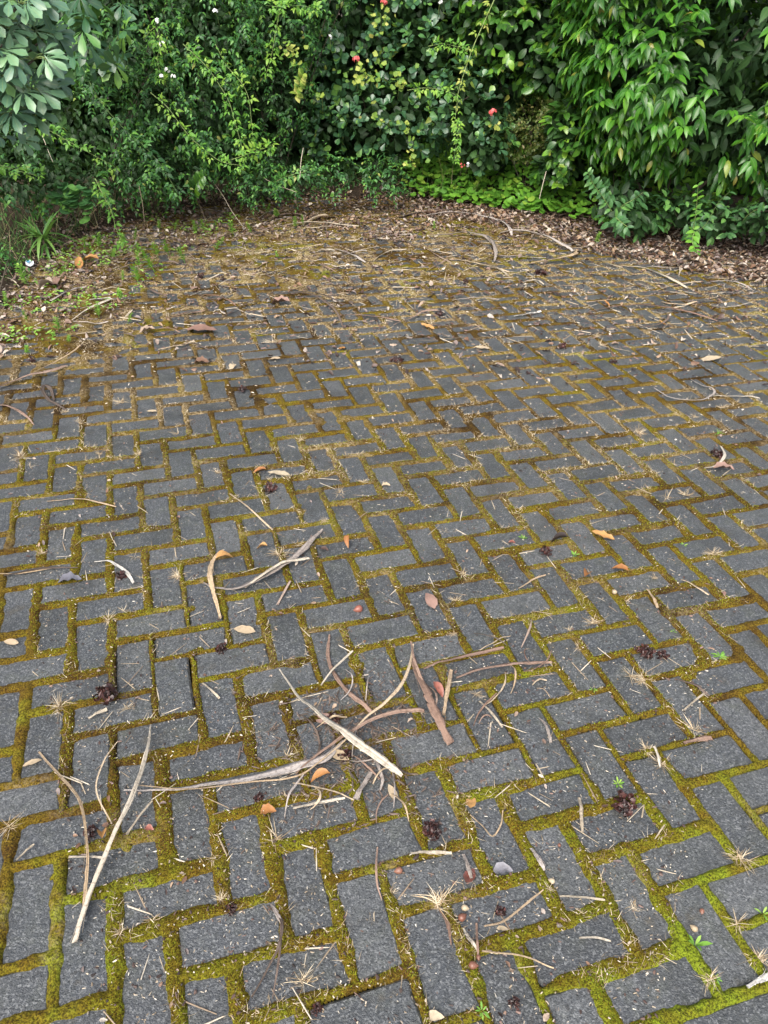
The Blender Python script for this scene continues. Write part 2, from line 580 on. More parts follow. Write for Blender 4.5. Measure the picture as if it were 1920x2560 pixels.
def fix_paver(seed):
    V, F = paver_geo(seed)
    # close the cap properly: a fan round two hubs
    n = (len(V) - 2) // 3
    inner = V[2 * n:3 * n]
    side = [1 if x > 0 else 0 for x in inner[:, 0]]
    F = [f for f in F.tolist() if max(f) < 3 * n]
    for i in range(n):
        j = (i + 1) % n
        F.append((2 * n + i, 2 * n + j, 3 * n + side[i]))
        if side[i] != side[j]:
            F.append((2 * n + j, 3 * n + side[j], 3 * n + side[i]))
    return V, np.array(F)


PV = [fix_paver(s) for s in range(12)]
PM = [mesh('paver', V, F, MT['paver'], smooth=False) for V, F in PV]
spots = []
for i in range(-40, 75):
    for j in range(-30, 90):
        k = (i + j) % 4
        if k == 3:
            u, v, a = i + 1, j + .5, 0
        elif k == 1:
            u, v, a = i + .5, j + 1, 1
        else:
            continue
        x, y = lat2w(u, v)
        if y < .42 or y > 7.9 or abs(x) > .52 * y + .75 or hedge_d(x, y) > .1:
            continue
        spots.append((math.hypot(x, y), x, y, a))
spots.sort()
ANG = math.atan2(AX[1, 0], AX[0, 0])
rest = []
rj = np.random.default_rng(3)
pp, dd = proj(np.array([(s[1], s[2], 0) for s in spots]))
vis = (pp[:, 0] > -90) & (pp[:, 0] < 1750) & (pp[:, 1] < 2350)
count = 0
for s, ok in zip(spots, vis):
    _, x, y, a = s
    far = sstep(2.5, 6, np.array(y))
    z = rj.uniform(-.004, .003) + .006 * (float(vn(np.array(x * 1.3), np.array(y * 1.3), 4)) - .5)
    th = ANG + a * math.pi / 2 + rj.normal(0, .008) + (math.pi if rj.random() < .5 else 0)
    tilt = rj.normal(0, .015, 2)
    dx, dy = rj.normal(0, .0018, 2)
    m = Matrix.Translation((x + dx, y + dy, z)) @ Matrix.Rotation(th, 4, 'Z') @ Matrix.Rotation(tilt[0], 4, 'X') @ Matrix.Rotation(tilt[1] * .6, 4, 'Y')
    if ok and count < 300:
        o = link('paver', PM[rj.integers(12)], paving)
        o.matrix_basis = m
        count += 1
    else:
        V, F = PV[rj.integers(12)]
        A = np.array(m)
        rest.append((V @ A[:3, :3].T + A[:3, 3], F, {'var': np.full(len(V), rj.random())}))
V, F, A = cat_mesh(rest)
tag(link('far_pavers', mesh('far_pavers', V, F, MT['paver'], A, smooth=False), paving), kind='stuff')


# ------------------------------------------------------------------ moss in the joints
def joint_dist(x, y):
    u, v = w2lat(x, y)
    i, j = np.floor(u), np.floor(v)
    k = np.mod(i + j, 4).astype(int)
    u0 = np.where(k == 0, i - 1, i)
    u1 = u0 + np.where((k == 0) | (k == 3), 2, 1)
    v0 = np.where(k == 2, j - 1, j)
    v1 = v0 + np.where((k == 1) | (k == 2), 2, 1)
    return np.minimum(np.minimum(u - u0, u1 - u), np.minimum(v - v0, v1 - v)) * U


def cover(x, y):
    """how far the moss creeps over the pavers: 0 = joints only, 1 = whole patches"""
    c = .9 * sstep(3.7, 5.9, y) * (1 - .75 * sstep(.5, 1.7, x - .10 * (y - 4)))
    c = np.maximum(c, sstep(2.6, 4.4, y) * sstep(-.55, -1.5, x - (-.22 * (y - 3))) * .9)
    return c * (1 - .35 * sstep(6.9, 7.6, y))


CORNER = G(1630, 2110)


def moss_h(x, y):
    d = joint_dist(x, y)
    c = cover(x, y)
    n1, n2 = fbm(x * 9, y * 9, 21), fbm(x * 34, y * 34, 33)
    thin = 1 - .45 * sstep(.45, 1.0, x) * sstep(2.0, 1.2, y) - .15 * sstep(.8, 2.2, x)
    w = (.0150 + .013 * (n1 - .5) + .016 * (n2 - .5) + .010 * (fbm(x * 2.6, y * 2.6, 23) - .5)) * thin
    thin = thin * (1 - .7 * sstep(.26, .10, np.hypot(x - CORNER[0], y - CORNER[1])))
    thin = thin * (1 - .26 * sstep(1.6, 2.6, y) * sstep(5.0, 3.8, y))
    gap = sstep(.60, .74, fbm(x * 3.1, y * 3.1, 71)) * (1 - c)
    w = w * (1 - .6 * gap)
    patch = fbm(x * 3.4, y * 5.0, 51, 4) * .55 + .45 * fbm(x * 17, y * 17, 61, 3)
    w = w + c * .011 + np.maximum(0, patch - (.80 - .36 * c)) * .55 * sstep(.08, .35, c) + np.maximum(0, patch - .69) * .25
    z = .0095 * (1 - np.clip(d / w, 0, 3) ** 2)
    z = np.minimum(z, .0045 + .35 * z)
    gr = vn(x * 260, y * 260, 5) * .55 + vn(x * 130, y * 130, 6) * .45
    amp = .0050 * np.clip(1.25 - d / w, .15, 1)
    z = z + (gr - .45) * amp * 1.6 - .0005
    return z, d, w, c, n1


parts = []
for y0, y1, st in ((.45, 1.35, .0030), (1.35, 2.3, .0048), (2.3, 4.0, .009), (4.0, 7.75, .018)):
    hw = .52 * y1 + .6
    xs, ys = np.arange(-hw, hw, st), np.arange(y0 - st, y1 + st, st)
    X, Y = np.meshgrid(xs, ys)
    Z, d, w, c, n1 = moss_h(X, Y)
    ok = (d < w * 1.28 + st) & (np.abs(X) < .52 * Y + .6) & (hedge_d(X, Y) < .15)
    kq = ok[:-1, :-1] & ok[1:, :-1] & ok[:-1, 1:] & ok[1:, 1:]
    ix = np.arange(X.size).reshape(X.shape)
    Q = np.stack([ix[:-1, :-1], ix[:-1, 1:], ix[1:, 1:], ix[1:, :-1]], -1)[kq]
    us, inv = np.unique(Q, return_inverse=True)
    tone = .36 + .80 * (fbm(X * 4.3, Y * 4.3, 77) - .5) + .9 * (fbm(X * 16, Y * 16, 78, 2) - .5) * .5 + .26 * sstep(-.1, .9, X) * sstep(2.6, 1, Y) + .20 * sstep(1.15, .7, Y) - .05 * sstep(1.4, 2.4, Y)
    tone = tone + .10 * sstep(4.5, 6, Y)
    dry = np.clip((.35 * sstep(1.6, 3.2, Y) + .35 * sstep(3.6, 5, Y)) * sstep(.42, .62, fbm(X * 5, Y * 7, 91)) + .25 * sstep(.60, .75, fbm(X * 7, Y * 7, 92)), 0, 1) * (1 - .5 * sstep(6, 7.4, Y))
    V = np.stack([X, Y, Z], -1).reshape(-1, 3)[us]
    parts.append((V, inv.reshape(-1, 4), {'tone': tone.ravel()[us], 'dry': dry.ravel()[us]}))
V, F, A = cat_mesh(parts)
tag(link('moss', mesh('moss', V, F, MT['moss'], A)), 'olive and green moss filling the joints between pavers', 'moss', kind='stuff')


def blades(P, Dv, L, W, curl, var, mat, name, seg=2):
    """many little tapering blades joined into one mesh: roots P, directions Dv"""
    n = len(P)
    side = np.cross(Dv, rng.normal(size=(n, 3)))
    side /= np.linalg.norm(side, axis=1)[:, None] + 1e-9
    bend = np.cross(Dv, side)
    V, F, base = [], [], np.arange(n) * (2 * seg + 1)
    for k in range(seg):
        t = k / seg
        c = P + Dv * (L * t)[:, None] + bend * (curl * L * t * t)[:, None]
        V += [c - side * (W * (1 - .5 * t) / 2)[:, None], c + side * (W * (1 - .5 * t) / 2)[:, None]]
    V.append(P + Dv * L[:, None] + bend * (curl * L)[:, None])
    V = np.stack(V, 1).reshape(-1, 3)
    for k in range(seg - 1):
        a = base + 2 * k
        F += [np.stack([a, a + 1, a + 3], 1), np.stack([a, a + 3, a + 2], 1)]
    a = base + 2 * (seg - 1)
    F.append(np.stack([a, a + 1, a + 2], 1))
    return mesh(name, V, np.concatenate(F), mat, {'var': np.repeat(var, 2 * seg + 1)}, smooth=False)


def unit(v):
    return v / (np.linalg.norm(v, axis=-1, keepdims=True) + 1e-9)


def scatter(n, y0, y1, pw=1.0, side=.5):
    """random ground points within the fan of view"""
    y = y0 + (y1 - y0) * rng.random(n) ** pw
    x = rng.uniform(-1, 1, n) * (side * y + .2)
    return x, y


# moss sprigs that break up the outline of the cushions
x, y = scatter(700000, .5, 3.0, 1.0)
z, d, w, c, n1 = moss_h(x, y)
k = (d < w * .93)
x, y, z = x[k][:170000], y[k][:170000], z[k][:170000]
n = len(x)
dv = unit(np.stack([rng.normal(0, .6, n), rng.normal(0, .6, n), np.ones(n)], 1))
tone = .30 + .8 * (fbm(x * 4.3, y * 4.3, 77) - .5) + .26 * sstep(-.1, .9, x) * sstep(2.6, 1, y) + .18 * sstep(1.15, .7, y)
tag(link('moss_sprigs', blades(np.stack([x, y, z - .001], 1), dv, rng.uniform(.0025, .0060, n), rng.uniform(.0012, .0024, n), rng.uniform(-.4, .4, n), np.clip(tone + rng.normal(0, .12, n), .02, .98), MT['sprig'], 'moss_sprigs', 1)), 'fine upright shoots on the moss cushions', 'moss', kind='stuff')


def ground_z(x, y):
    z, d, w, c, n1 = moss_h(np.asarray(x, float), np.asarray(y, float))
    z = np.maximum(z, 0)
    h = hedge_d(x, y)
    return np.where(h > -.12, np.maximum(z, np.clip(.015 + h * .16, -.05, .16)), z)


# dry wisps in the joints and in drifts further off
def wisps(n, y0, y1, Lr, Wr, thr, seed, name, label, flat=.5):
    x, y = scatter(n, y0, y1)
    z, d, w, c, n1 = moss_h(x, y)
    m = fbm(x * 6, y * 6, seed)
    k = ((d < w * 1.1) & (m > thr)) & (hedge_d(x, y) < .1)
    x, y, z = x[k], y[k], np.maximum(z[k], -.001)
    n = len(x)
    dv = unit(np.stack([rng.normal(0, 1, n), rng.normal(0, 1, n), rng.uniform(.05, flat * 2, n)], 1))
    tag(link(name, blades(np.stack([x, y, z], 1), dv, rng.uniform(*Lr, n), rng.uniform(*Wr, n), rng.uniform(-.5, .5, n), rng.random(n), MT['wisp'], name, 2)), label, 'dry grass', kind='stuff')


wisps(26000, .5, 2.3, (.008, .028), (.0006, .0013), .56, 191, 'dry_wisps', 'thin dry wisps lying in the mossy joints')
wisps(190000, 2.2, 7.4, (.010, .026), (.0010, .0019), .60, 192, 'dry_thatch', 'pale dry thatch caught along the joints of the far paving', .6)


# ------------------------------------------------------------------ leaf shapes
def leaf_tpl(a=.8, b=1.1, wid=.36, n=5, fold=.25, droop=.25, wave=0.0):
    """unit-length leaf along +Y, upper side +Z; width share wid"""
    ts = np.linspace(0, 1, n + 1)
    tm = a / (a + b)
    nrm = tm ** a * (1 - tm) ** b
    V, ac = [(0, 0, 0)], [0]
    for k, t in enumerate(ts[1:-1]):
        w = wid / 2 * (t ** a * (1 - t) ** b) / nrm
        z = -droop * t * t
        yy = t * (1 - .25 * droop * t)
        wv = wave * (1 if k % 2 else -1)
        V += [(-w, yy, z + fold * w + wv), (0, yy, z), (w, yy, z + fold * w - wv)]
        ac += [-1, 0, 1]
    V.append((0, 1 - .25 * droop, -droop))
    ac.append(0)
    F = [(0, 2, 1), (0, 3, 2)]
    for k in range(n - 2):
        p, q = 1 + 3 * k, 4 + 3 * k
        F += [(p, p + 1, q + 1), (p, q + 1, q), (p + 1, p + 2, q + 2), (p + 1, q + 2, q + 1)]
    p, e = 1 + 3 * (n - 2), len(V) - 1
    F += [(p, p + 1, e), (p + 1, p + 2, e)]
    return np.array(V, float), np.array(F), np.array(ac, float)


def disc_tpl(notch=.5, lobes=0, amp=.0, cup=.15, n=14):
    V, ac = [(0, .12, 0)], [0]
    for k in range(n):
        th = 2 * math.pi * (k + .5) / n
        r = .5 * (1 + amp * math.cos(lobes * th))
        ang = th - math.pi / 2
        dn = min(th, 2 * math.pi - th)
        r *= 1 - notch * max(0, 1 - dn / .55)
        V.append((r * math.cos(ang), .42 + r * math.sin(ang), cup * (r * 2) ** 2 * .5 + .02 * math.sin(3 * th)))
        ac.append(.6)
    F = [(0, 1 + k, 1 + (k + 1) % n) for k in range(n)]
    return np.array(V, float), np.array(F), np.array(ac, float)


def compound_tpl(angles, lens, tpl, stalk=.06, tilt=.0):
    out = []
    for a, s in zip(angles, lens):
        V, F, ac = tpl
        W = V * s + np.array([0, stalk, 0])
        W[:, 2] -= tilt * W[:, 1]
        c, si = math.cos(a), math.sin(a)
        W = np.stack([W[:, 0] * c + W[:, 1] * si, -W[:, 0] * si + W[:, 1] * c, W[:, 2]], 1)
        out.append((W, F, {'ac': ac}))
    V, F, A = cat_mesh(out)
    return V, F, A['ac']


TP = dict(
    droop=[leaf_tpl(.85, 1.25, .36, 6, f, d) for f, d in ((.35, .18), (.25, .32), (.45, .10), (.3, .42))],
    round=[leaf_tpl(1.25, .42, .62, 6, f, d) for f, d in ((.15, .12), (.3, .05), (.2, .25))],
    camel=[leaf_tpl(.75, .85, .55, 6, f, d) for f, d in ((.2, .25), (.35, .12), (.15, .38))],
    jas=[leaf_tpl(.6, 1.15, .46, 4, f, d) for f, d in ((.35, .25), (.25, .4), (.4, .1))],
    azal=[leaf_tpl(1.0, .7, .45, 3, .25, .15)],
    heart=[disc_tpl(.55, 0, 0, c) for c in (.12, .25, -.08)],
    lime=[disc_tpl(.5, 5, .12, c, 20) for c in (.2, .35)],
    priv=[leaf_tpl(.75, .9, .46, 5, f, d) for f, d in ((.3, .2), (.2, .35))],
    strap=[leaf_tpl(.25, .6, .10, 6, .35, d) for d in (.2, .5, .8)],
)
_ob = leaf_tpl(1.7, .42, .40, 6, .22, .2)
_ob2 = leaf_tpl(1.6, .45, .37, 6, .3, .3)
TP['sliver'] = [leaf_tpl(1.0, .7, .26, 4, .25, d) for d in (.15, .4)]
TP['palm'] = [compound_tpl(np.radians([-120, -72, -34, 4, 45, 100]), [.7, .9, .97, 1, .92, .72], _ob, .05, .10),
              compound_tpl(np.radians([-115, -65, -22, 22, 66, 118]), [.72, .9, 1, .98, .9, .7], _ob2, .05, .16),
              compound_tpl(np.radians([-112, -56, -10, 44, 96]), [.75, .95, 1, .95, .8], _ob2, .05, .24)]
TP['jas3'] = [compound_tpl(np.radians([-75, 0, 75]), [.62, 1, .62], t, .12, .1) for t in TP['jas']]


def basis(D, N):
    D = unit(D)
    X = unit(np.cross(D, N))
    return X, D, np.cross(X, D)


class Leaves:
    def __init__(s):
        s.P, s.D, s.N, s.S, s.T = [], [], [], [], []

    def add(s, p, d, n, size, t=None):
        s.P.append(p)
        s.D.append(d)
        s.N.append(n)
        s.S.append(size)
        s.T.append(random.randrange(100) if t is None else t)

    def arr(s):
        return (np.array(s.P, float), np.array(s.D, float), np.array(s.N, float), np.array(s.S, float), np.array(s.T))


def joined(P, Dv, Nv, S, T, tpls, mat, name):
    X, Yv, Zv = basis(Dv, Nv)
    out = []
    for ti, (V, F, ac) in enumerate(tpls):
        k = np.where(T % len(tpls) == ti)[0]
        if not len(k):
            continue
        W = P[k, None] + S[k, None, None] * (V[None, :, 0:1] * X[k, None] + V[None, :, 1:2] * Yv[k, None] + V[None, :, 2:3] * Zv[k, None])
        FF = (F[None] + (np.arange(len(k)) * len(V))[:, None, None]).reshape(-1, 3)
        out.append((W.reshape(-1, 3), FF, {'across': np.tile(ac, len(k)), 'var': np.repeat(rng.random(len(k)), len(V))}))
    V, F, A = cat_mesh(out)
    return mesh(name, V, F, mat, A)


_lm = {}


def leaf_meshes(kind, mat):
    key = (kind, mat)
    if key not in _lm:
        _lm[key] = [mesh('leaf', V, F, MT[mat], {'across': ac, 'var': np.zeros(len(V))}) for V, F, ac in TP[kind]]
    return _lm[key]


def put_leaves(root, L, kind, mat, most=300, fill='foliage', part='leaf'):
    """the leaves that show largest become children one by one, the rest one joined part"""
    P, Dv, Nv, S, T = L.arr()
    pr, dep = proj(P)
    inside = (pr[:, 0] > -30) & (pr[:, 0] < 1690) & (pr[:, 1] > -40) & (pr[:, 1] < 2250)
    score = dep - S * 2 + np.where(inside, 0, 50)
    order = np.argsort(score)
    single = order[:most][inside[order[:most]]]
    other = np.setdiff1d(np.arange(len(P)), single)
    X, Yv, Zv = basis(Dv, Nv)
    ms = leaf_meshes(kind, mat)
    loc = np.array(root.location)
    for i in single:
        o = link(part, ms[T[i] % len(ms)], root)
        s = S[i]
        p = P[i] - loc
        o.matrix_basis = Matrix(((X[i, 0] * s, Yv[i, 0] * s, Zv[i, 0] * s, p[0]), (X[i, 1] * s, Yv[i, 1] * s, Zv[i, 1] * s, p[1]), (X[i, 2] * s, Yv[i, 2] * s, Zv[i, 2] * s, p[2]), (0, 0, 0, 1)))
    if len(other):
        o = link(fill, joined(P[other] - loc, Dv[other], Nv[other], S[other], T[other], TP[kind], MT[mat], fill), root)
        o['kind'] = 'stuff'


UP = np.array([0, 0, 1.0])


def rv(s=1.0):
    return rng.normal(0, s, 3)


def shell(blobs, n, lo=.82, back=-.25):
    """points and outward normals on the camera side of a union of ellipsoids [(centre, radii)]"""
    area = np.array([r[0] * r[2] + r[1] * r[2] for c, r in blobs])
    out = []
    tries = 0
    while len(out) < n and tries < n * 45:
        tries += 1
        i = rng.choice(len(blobs), p=area / area.sum())
        c, r = blobs[i]
        d = unit(rv())
        if d @ unit(CAM - c) < back and d[2] < .3:
            continue
        q = lo + (1 - lo) * rng.random()
        p = c + r * d * q
        if p[2] < .04 or p[1] < .5:
            continue
        bad = False
        for k, (c2, r2) in enumerate(blobs):
            if k != i and np.sum(((p - c2) / r2) ** 2) < (lo * .92) ** 2:
                bad = True
                break
        if bad or float(fbm(np.array(p[0] * 4.1 + p[1] * 1.7), np.array(p[2] * 4.1 + i), 300)) < .41:
            continue
        out.append((p, unit(d / r)))
    return out


def filler(blobs, n, size, L, q=(.25, .85)):
    for _ in range(n):
        c, r = blobs[rng.integers(len(blobs))]
        d = unit(rv())
        p = c + r * d * rng.uniform(*q)
        if p[2] < .03:
            continue
        L.add(p, unit(d + rv(.7) - .3 * UP), unit(d + UP * .7 + rv(.5)), size * rng.uniform(.8, 1.25))


def sp_droop(L, p, n, s):
    ax = unit(n * .8 + np.array([0, 0, -.15]) + rv(.25))
    side = unit(np.cross(ax, UP) + rv(.05))
    k = rng.integers(5, 9)
    for i in range(k):
        t = i / (k - 1)
        sg = 1 if i % 2 else -1
        q = p + ax * s * 1.1 * (t - .4) + rv(.004)
        d = unit(ax * (.35 + .5 * t) + side * sg * (1.15 - .7 * t) + UP * (-.48 + rng.normal(0, .2)))
        L.add(q, d, unit(UP * .75 + n * .8 + side * sg * .3 + rv(.15)), s * rng.uniform(.55, 1.2))


def sp_round(L, p, n, s):
    ax = unit(n * .9 + UP * .45 + rv(.3))
    a = unit(np.cross(ax, rv()))
    b = np.cross(ax, a)
    k = rng.integers(4, 8)
    for i in range(k):
        th = i * 2.4 + rng.normal(0, .25)
        rad = math.cos(th) * a + math.sin(th) * b
        op = rng.uniform(.55, 1.1)
        L.add(p + rad * .004, unit(ax * (1.05 - op * .65) + rad * op), unit(ax - rad * (1 - op) * .8 + rv(.1)), s * rng.uniform(.55, 1.2))


def sp_camel(L, p, n, s):
    ax = unit(n * .8 + UP * .1 + rv(.4))
    side = unit(np.cross(ax, UP) + rv(.1))
    k = rng.integers(4, 7)
    for i in range(k):
        t = i / (k - 1)
        sg = 1 if i % 2 else -1
        q = p + ax * s * 1.0 * (t - .4)
        L.add(q, unit(ax * (.3 + .7 * t) + side * sg * (.9 - .5 * t) + UP * rng.normal(-.35, .25)), unit(UP * .7 + n * .8 + rv(.25)), s * rng.uniform(.75, 1.15))


def sp_jas(L, p, n, s):
    ax = unit(n * .5 + rv(.45) - UP * .35)
    q = p.copy()
    k = rng.integers(3, 6)
    for i in range(k):
        side = unit(np.cross(ax, UP) + rv(.15))
        for sg in (-1, 1):
            L.add(q, unit(side * sg + ax * .45 - UP * .35 + rv(.2)), unit(UP * .8 + n * .6 + rv(.25)), s * rng.uniform(.7, 1.15) * (1 - .08 * i))
        q = q + ax * s * .62
        ax = unit(ax + rv(.15) - UP * .08)
    L.add(q, unit(ax), unit(UP + n * .5), s * .7)


def sp_azal(L, p, n, s):
    sp_round(L, p, n, s)


def branch_set(root, base, targets, r0, mat='bark', name='branch', sag=.12):
    loc = np.array(root.location)
    for t in targets:
        mid = (base + t) / 2 + np.array([rng.normal(0, .07), rng.normal(0, .07), sag + rng.normal(0, .05)])
        P = spline([base + np.r_[rng.normal(0, .04, 2), -.02], mid, t], 9)
        V, F, A = tube_geo(P - loc, np.linspace(r0, r0 * .25, 9), 5, .1)
        link(name, mesh(name, V, F, MT[mat], A), root)


def B(x, y, Y, rx, ry, rz):
    if 640 < x < 1230:
        Y += .33
    return (AT(x, y, Y), np.array([rx, ry, rz]))


def shrub(name, label, cat, base, blobs, nsp, sprig, kind, mat, size, nfill, group=None, nbr=6, r0=.014, most=300, fillmat=None, lo=.8):
    root = empty(name, base, label, cat, group)
    L = Leaves()
    sh = shell(blobs, nsp, lo)
    for p, n in sh:
        sprig(L, p, n, size)
    put_leaves(root, L, kind, mat, most)
    if nfill:
        Lf = Leaves()
        filler(blobs, nfill, size * 1.15, Lf)
        P, Dv, Nv, S, T = Lf.arr()
        o = link('inner_foliage', joined(P - np.array(base), Dv, Nv, S, T, TP[kind][:2] if kind != 'palm' else TP['camel'], MT[fillmat or mat], 'inner_foliage'), root)  # a dark fillmat paints shade into the gaps between outer leaves
        o['kind'] = 'stuff'
    if nbr:
        ts = [sh[i][0] * .93 + np.array(base) * .07 for i in rng.choice(len(sh), nbr, replace=False)]
        branch_set(root, np.array(base) + np.array([0, 0, .0]), ts, r0)
    return root


def gbase(x, y, Y):
    p = AT(x, y, Y)
    return (p[0], p[1], .04)


# the hedge, plant by plant ------------------------------------------------
# far mass of leaves behind everything, their colour darkened to stand for shade
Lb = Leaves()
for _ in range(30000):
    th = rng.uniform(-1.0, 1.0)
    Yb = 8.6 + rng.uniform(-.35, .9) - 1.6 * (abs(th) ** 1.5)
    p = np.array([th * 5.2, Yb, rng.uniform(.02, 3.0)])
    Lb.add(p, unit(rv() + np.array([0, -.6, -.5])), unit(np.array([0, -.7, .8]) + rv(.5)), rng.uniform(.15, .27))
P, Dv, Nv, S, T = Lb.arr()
tag(link('hedge_foliage', joined(P, Dv, Nv, S, T, TP['azal'], MT['dark'], 'hedge_foliage')), 'dense foliage tinted dark for shade, filling the depth of the hedge', 'hedge', kind='stuff')

shrub('glossy_shrub', 'large shrub with drooping glossy pointed leaves overhanging the brown leaf litter', 'shrub', gbase(1500, 120, 7.0),
      [B(1470, 130, 6.75, .80, .75, .75), B(1640, 60, 6.5, .75, .75, .85), B(1370, 40, 7.0, .55, .6, .6), B(1560, 250, 6.55, .75, .70, .42), B(1390, 250, 6.85, .45, .5, .42), B(1700, 260, 6.3, .5, .5, .45), B(1500, -120, 6.9, 1.0, .8, .6)],
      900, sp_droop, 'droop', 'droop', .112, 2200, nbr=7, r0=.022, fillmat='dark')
shrub('camellia_bush', 'bush with broad oval glossy leaves hanging over bronze azalea', 'shrub', gbase(1180, 220, 7.9),
      [B(1140, 60, 7.35, .42, .4, .42), B(1220, 130, 7.2, .33, .4, .35), B(1080, -30, 7.4, .4, .4, .35), B(1228, 290, 6.75, .20, .28, .26), B(1200, 360, 6.95, .17, .22, .14), B(1160, -120, 7.4, .7, .5, .5)],
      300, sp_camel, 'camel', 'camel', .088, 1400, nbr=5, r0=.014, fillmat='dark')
shrub('round_leaf_shrub', 'wide shrub of rounded leathery blue green leaves with lime foliage poking through', 'shrub', gbase(860, 300, 8.5),
      [B(760, 110, 7.8, .50, .45, .55), B(920, 150, 7.75, .48, .45, .50), B(850, 260, 7.55, .62, .45, .36), B(1010, 230, 7.4, .42, .42, .40), B(1045, 310, 7.2, .28, .35, .22), B(690, 270, 7.7, .30, .35, .30), B(880, -40, 7.9, .8, .5, .5)],
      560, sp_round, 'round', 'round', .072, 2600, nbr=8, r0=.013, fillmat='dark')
shrub('bronze_azalea', 'low twiggy azalea with tiny bronze green leaves under the camellia bush', 'shrub', gbase(1150, 350, 7.75),
      [B(1150, 270, 7.2, .26, .25, .27), B(1120, 310, 7.2, .22, .2, .18), B(1190, 250, 7.2, .18, .2, .18)],
      430, sp_azal, 'azal', 'azal', .032, 900, nbr=7, r0=.006, fillmat='azal')
for (lab, blobs, ns, x, Yb) in (
    ('dark tangle of small pointed climber leaves beside the palmate shrub', [B(250, 60, 7.0, .55, .5, .6), B(180, 260, 6.7, .55, .5, .40), B(60, 330, 6.2, .45, .45, .36), B(110, 385, 6.25, .42, .35, .22), B(20, 400, 5.9, .40, .35, .20), B(240, 380, 6.6, .42, .35, .20), B(320, 240, 6.85, .42, .42, .45), B(200, -100, 7.0, .9, .5, .5)], 560, 200, 7.2),
    ('climber with white star flowers spilling over the grassy edge of the hedge', [B(440, 60, 7.15, .48, .45, .5), B(400, 220, 6.85, .48, .45, .42), B(330, 350, 6.6, .44, .4, .26), B(370, 380, 6.8, .35, .3, .16), B(480, 320, 7.0, .30, .3, .22), B(430, -90, 7.2, .7, .5, .5)], 560, 420, 7.3),
    ('climber mixed into the round leaved shrub above the dark hollow', [B(590, 60, 7.55, .38, .4, .45), B(600, 190, 7.55, .32, .35, .32), B(560, 330, 7.3, .32, .3, .18), B(640, -80, 7.7, .6, .5, .45)], 360, 590, 7.8),
):
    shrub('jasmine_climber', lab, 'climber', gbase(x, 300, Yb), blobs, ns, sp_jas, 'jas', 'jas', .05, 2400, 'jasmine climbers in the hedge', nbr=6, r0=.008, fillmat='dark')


# palmate shrub at the near end of the hedge
def sp_palm_shrub():
    base = gbase(-330, 300, 5.3)
    root = empty('palmate_shrub', base, 'shrub with pale grey green hand shaped leaves and brown stems', 'shrub')
    loc = np.array(base)
    L = Leaves()
    heads = [((30, 60), 4.85, 9), ((90, 130), 4.75, 9), ((65, 190), 4.8, 8), ((20, 175), 4.8, 8), ((110, 85), 5.0, 7), ((55, 240), 4.95, 6), ((20, 250), 4.9, 7), ((105, 205), 5.05, 5), ((0, 110), 4.75, 8), ((60, 10), 4.8, 9), ((95, 15), 5.1, 6), ((-30, 40), 4.7, 9), ((-30, 200), 4.8, 8), ((0, -40), 4.9, 10), ((80, -50), 5.0, 10), ((25, 300), 5.2, 4)]
    for (hx, hy), Y, k in heads:
        h = AT(hx - 18, hy, Y)
        P = spline([loc + np.array([0, 0, 0]), (loc + h) / 2 + np.array([-.1, .12, .12]), h], 8)
        V, F, A = tube_geo(P - loc, np.linspace(.013, .006, 8), 6, .1)
        link('branch', mesh('branch', V, F, MT['bark'], A), root)
        for i in range(k):
            th = i * 2.4 + rng.normal(0, .3)
            out = unit(np.array([math.cos(th), math.sin(th) * .8 - .35, rng.uniform(-.1, .7)]))
            e = h + out * rng.uniform(.06, .15)
            V, F, A = tube_geo(spline([h, (h + e) / 2 + UP * .012, e], 4) - loc, .0022, 4)
            link('leaf_stalk', mesh('leaf_stalk', V, F, MT['stem'], A), root)
            L.add(e, unit(out * .9 - UP * .25 + np.array([0, -.1, 0])), unit(UP * .75 + np.array([.1, -.95, 0]) + out * .15 + rv(.15)), rng.uniform(.10, .142))
    put_leaves(root, L, 'palm', 'palm', 300)
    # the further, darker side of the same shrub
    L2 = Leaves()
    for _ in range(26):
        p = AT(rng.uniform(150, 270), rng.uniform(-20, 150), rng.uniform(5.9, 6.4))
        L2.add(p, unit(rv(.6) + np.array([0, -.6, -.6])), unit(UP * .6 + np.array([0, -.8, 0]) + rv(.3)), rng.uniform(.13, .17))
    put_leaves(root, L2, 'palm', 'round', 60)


sp_palm_shrub()


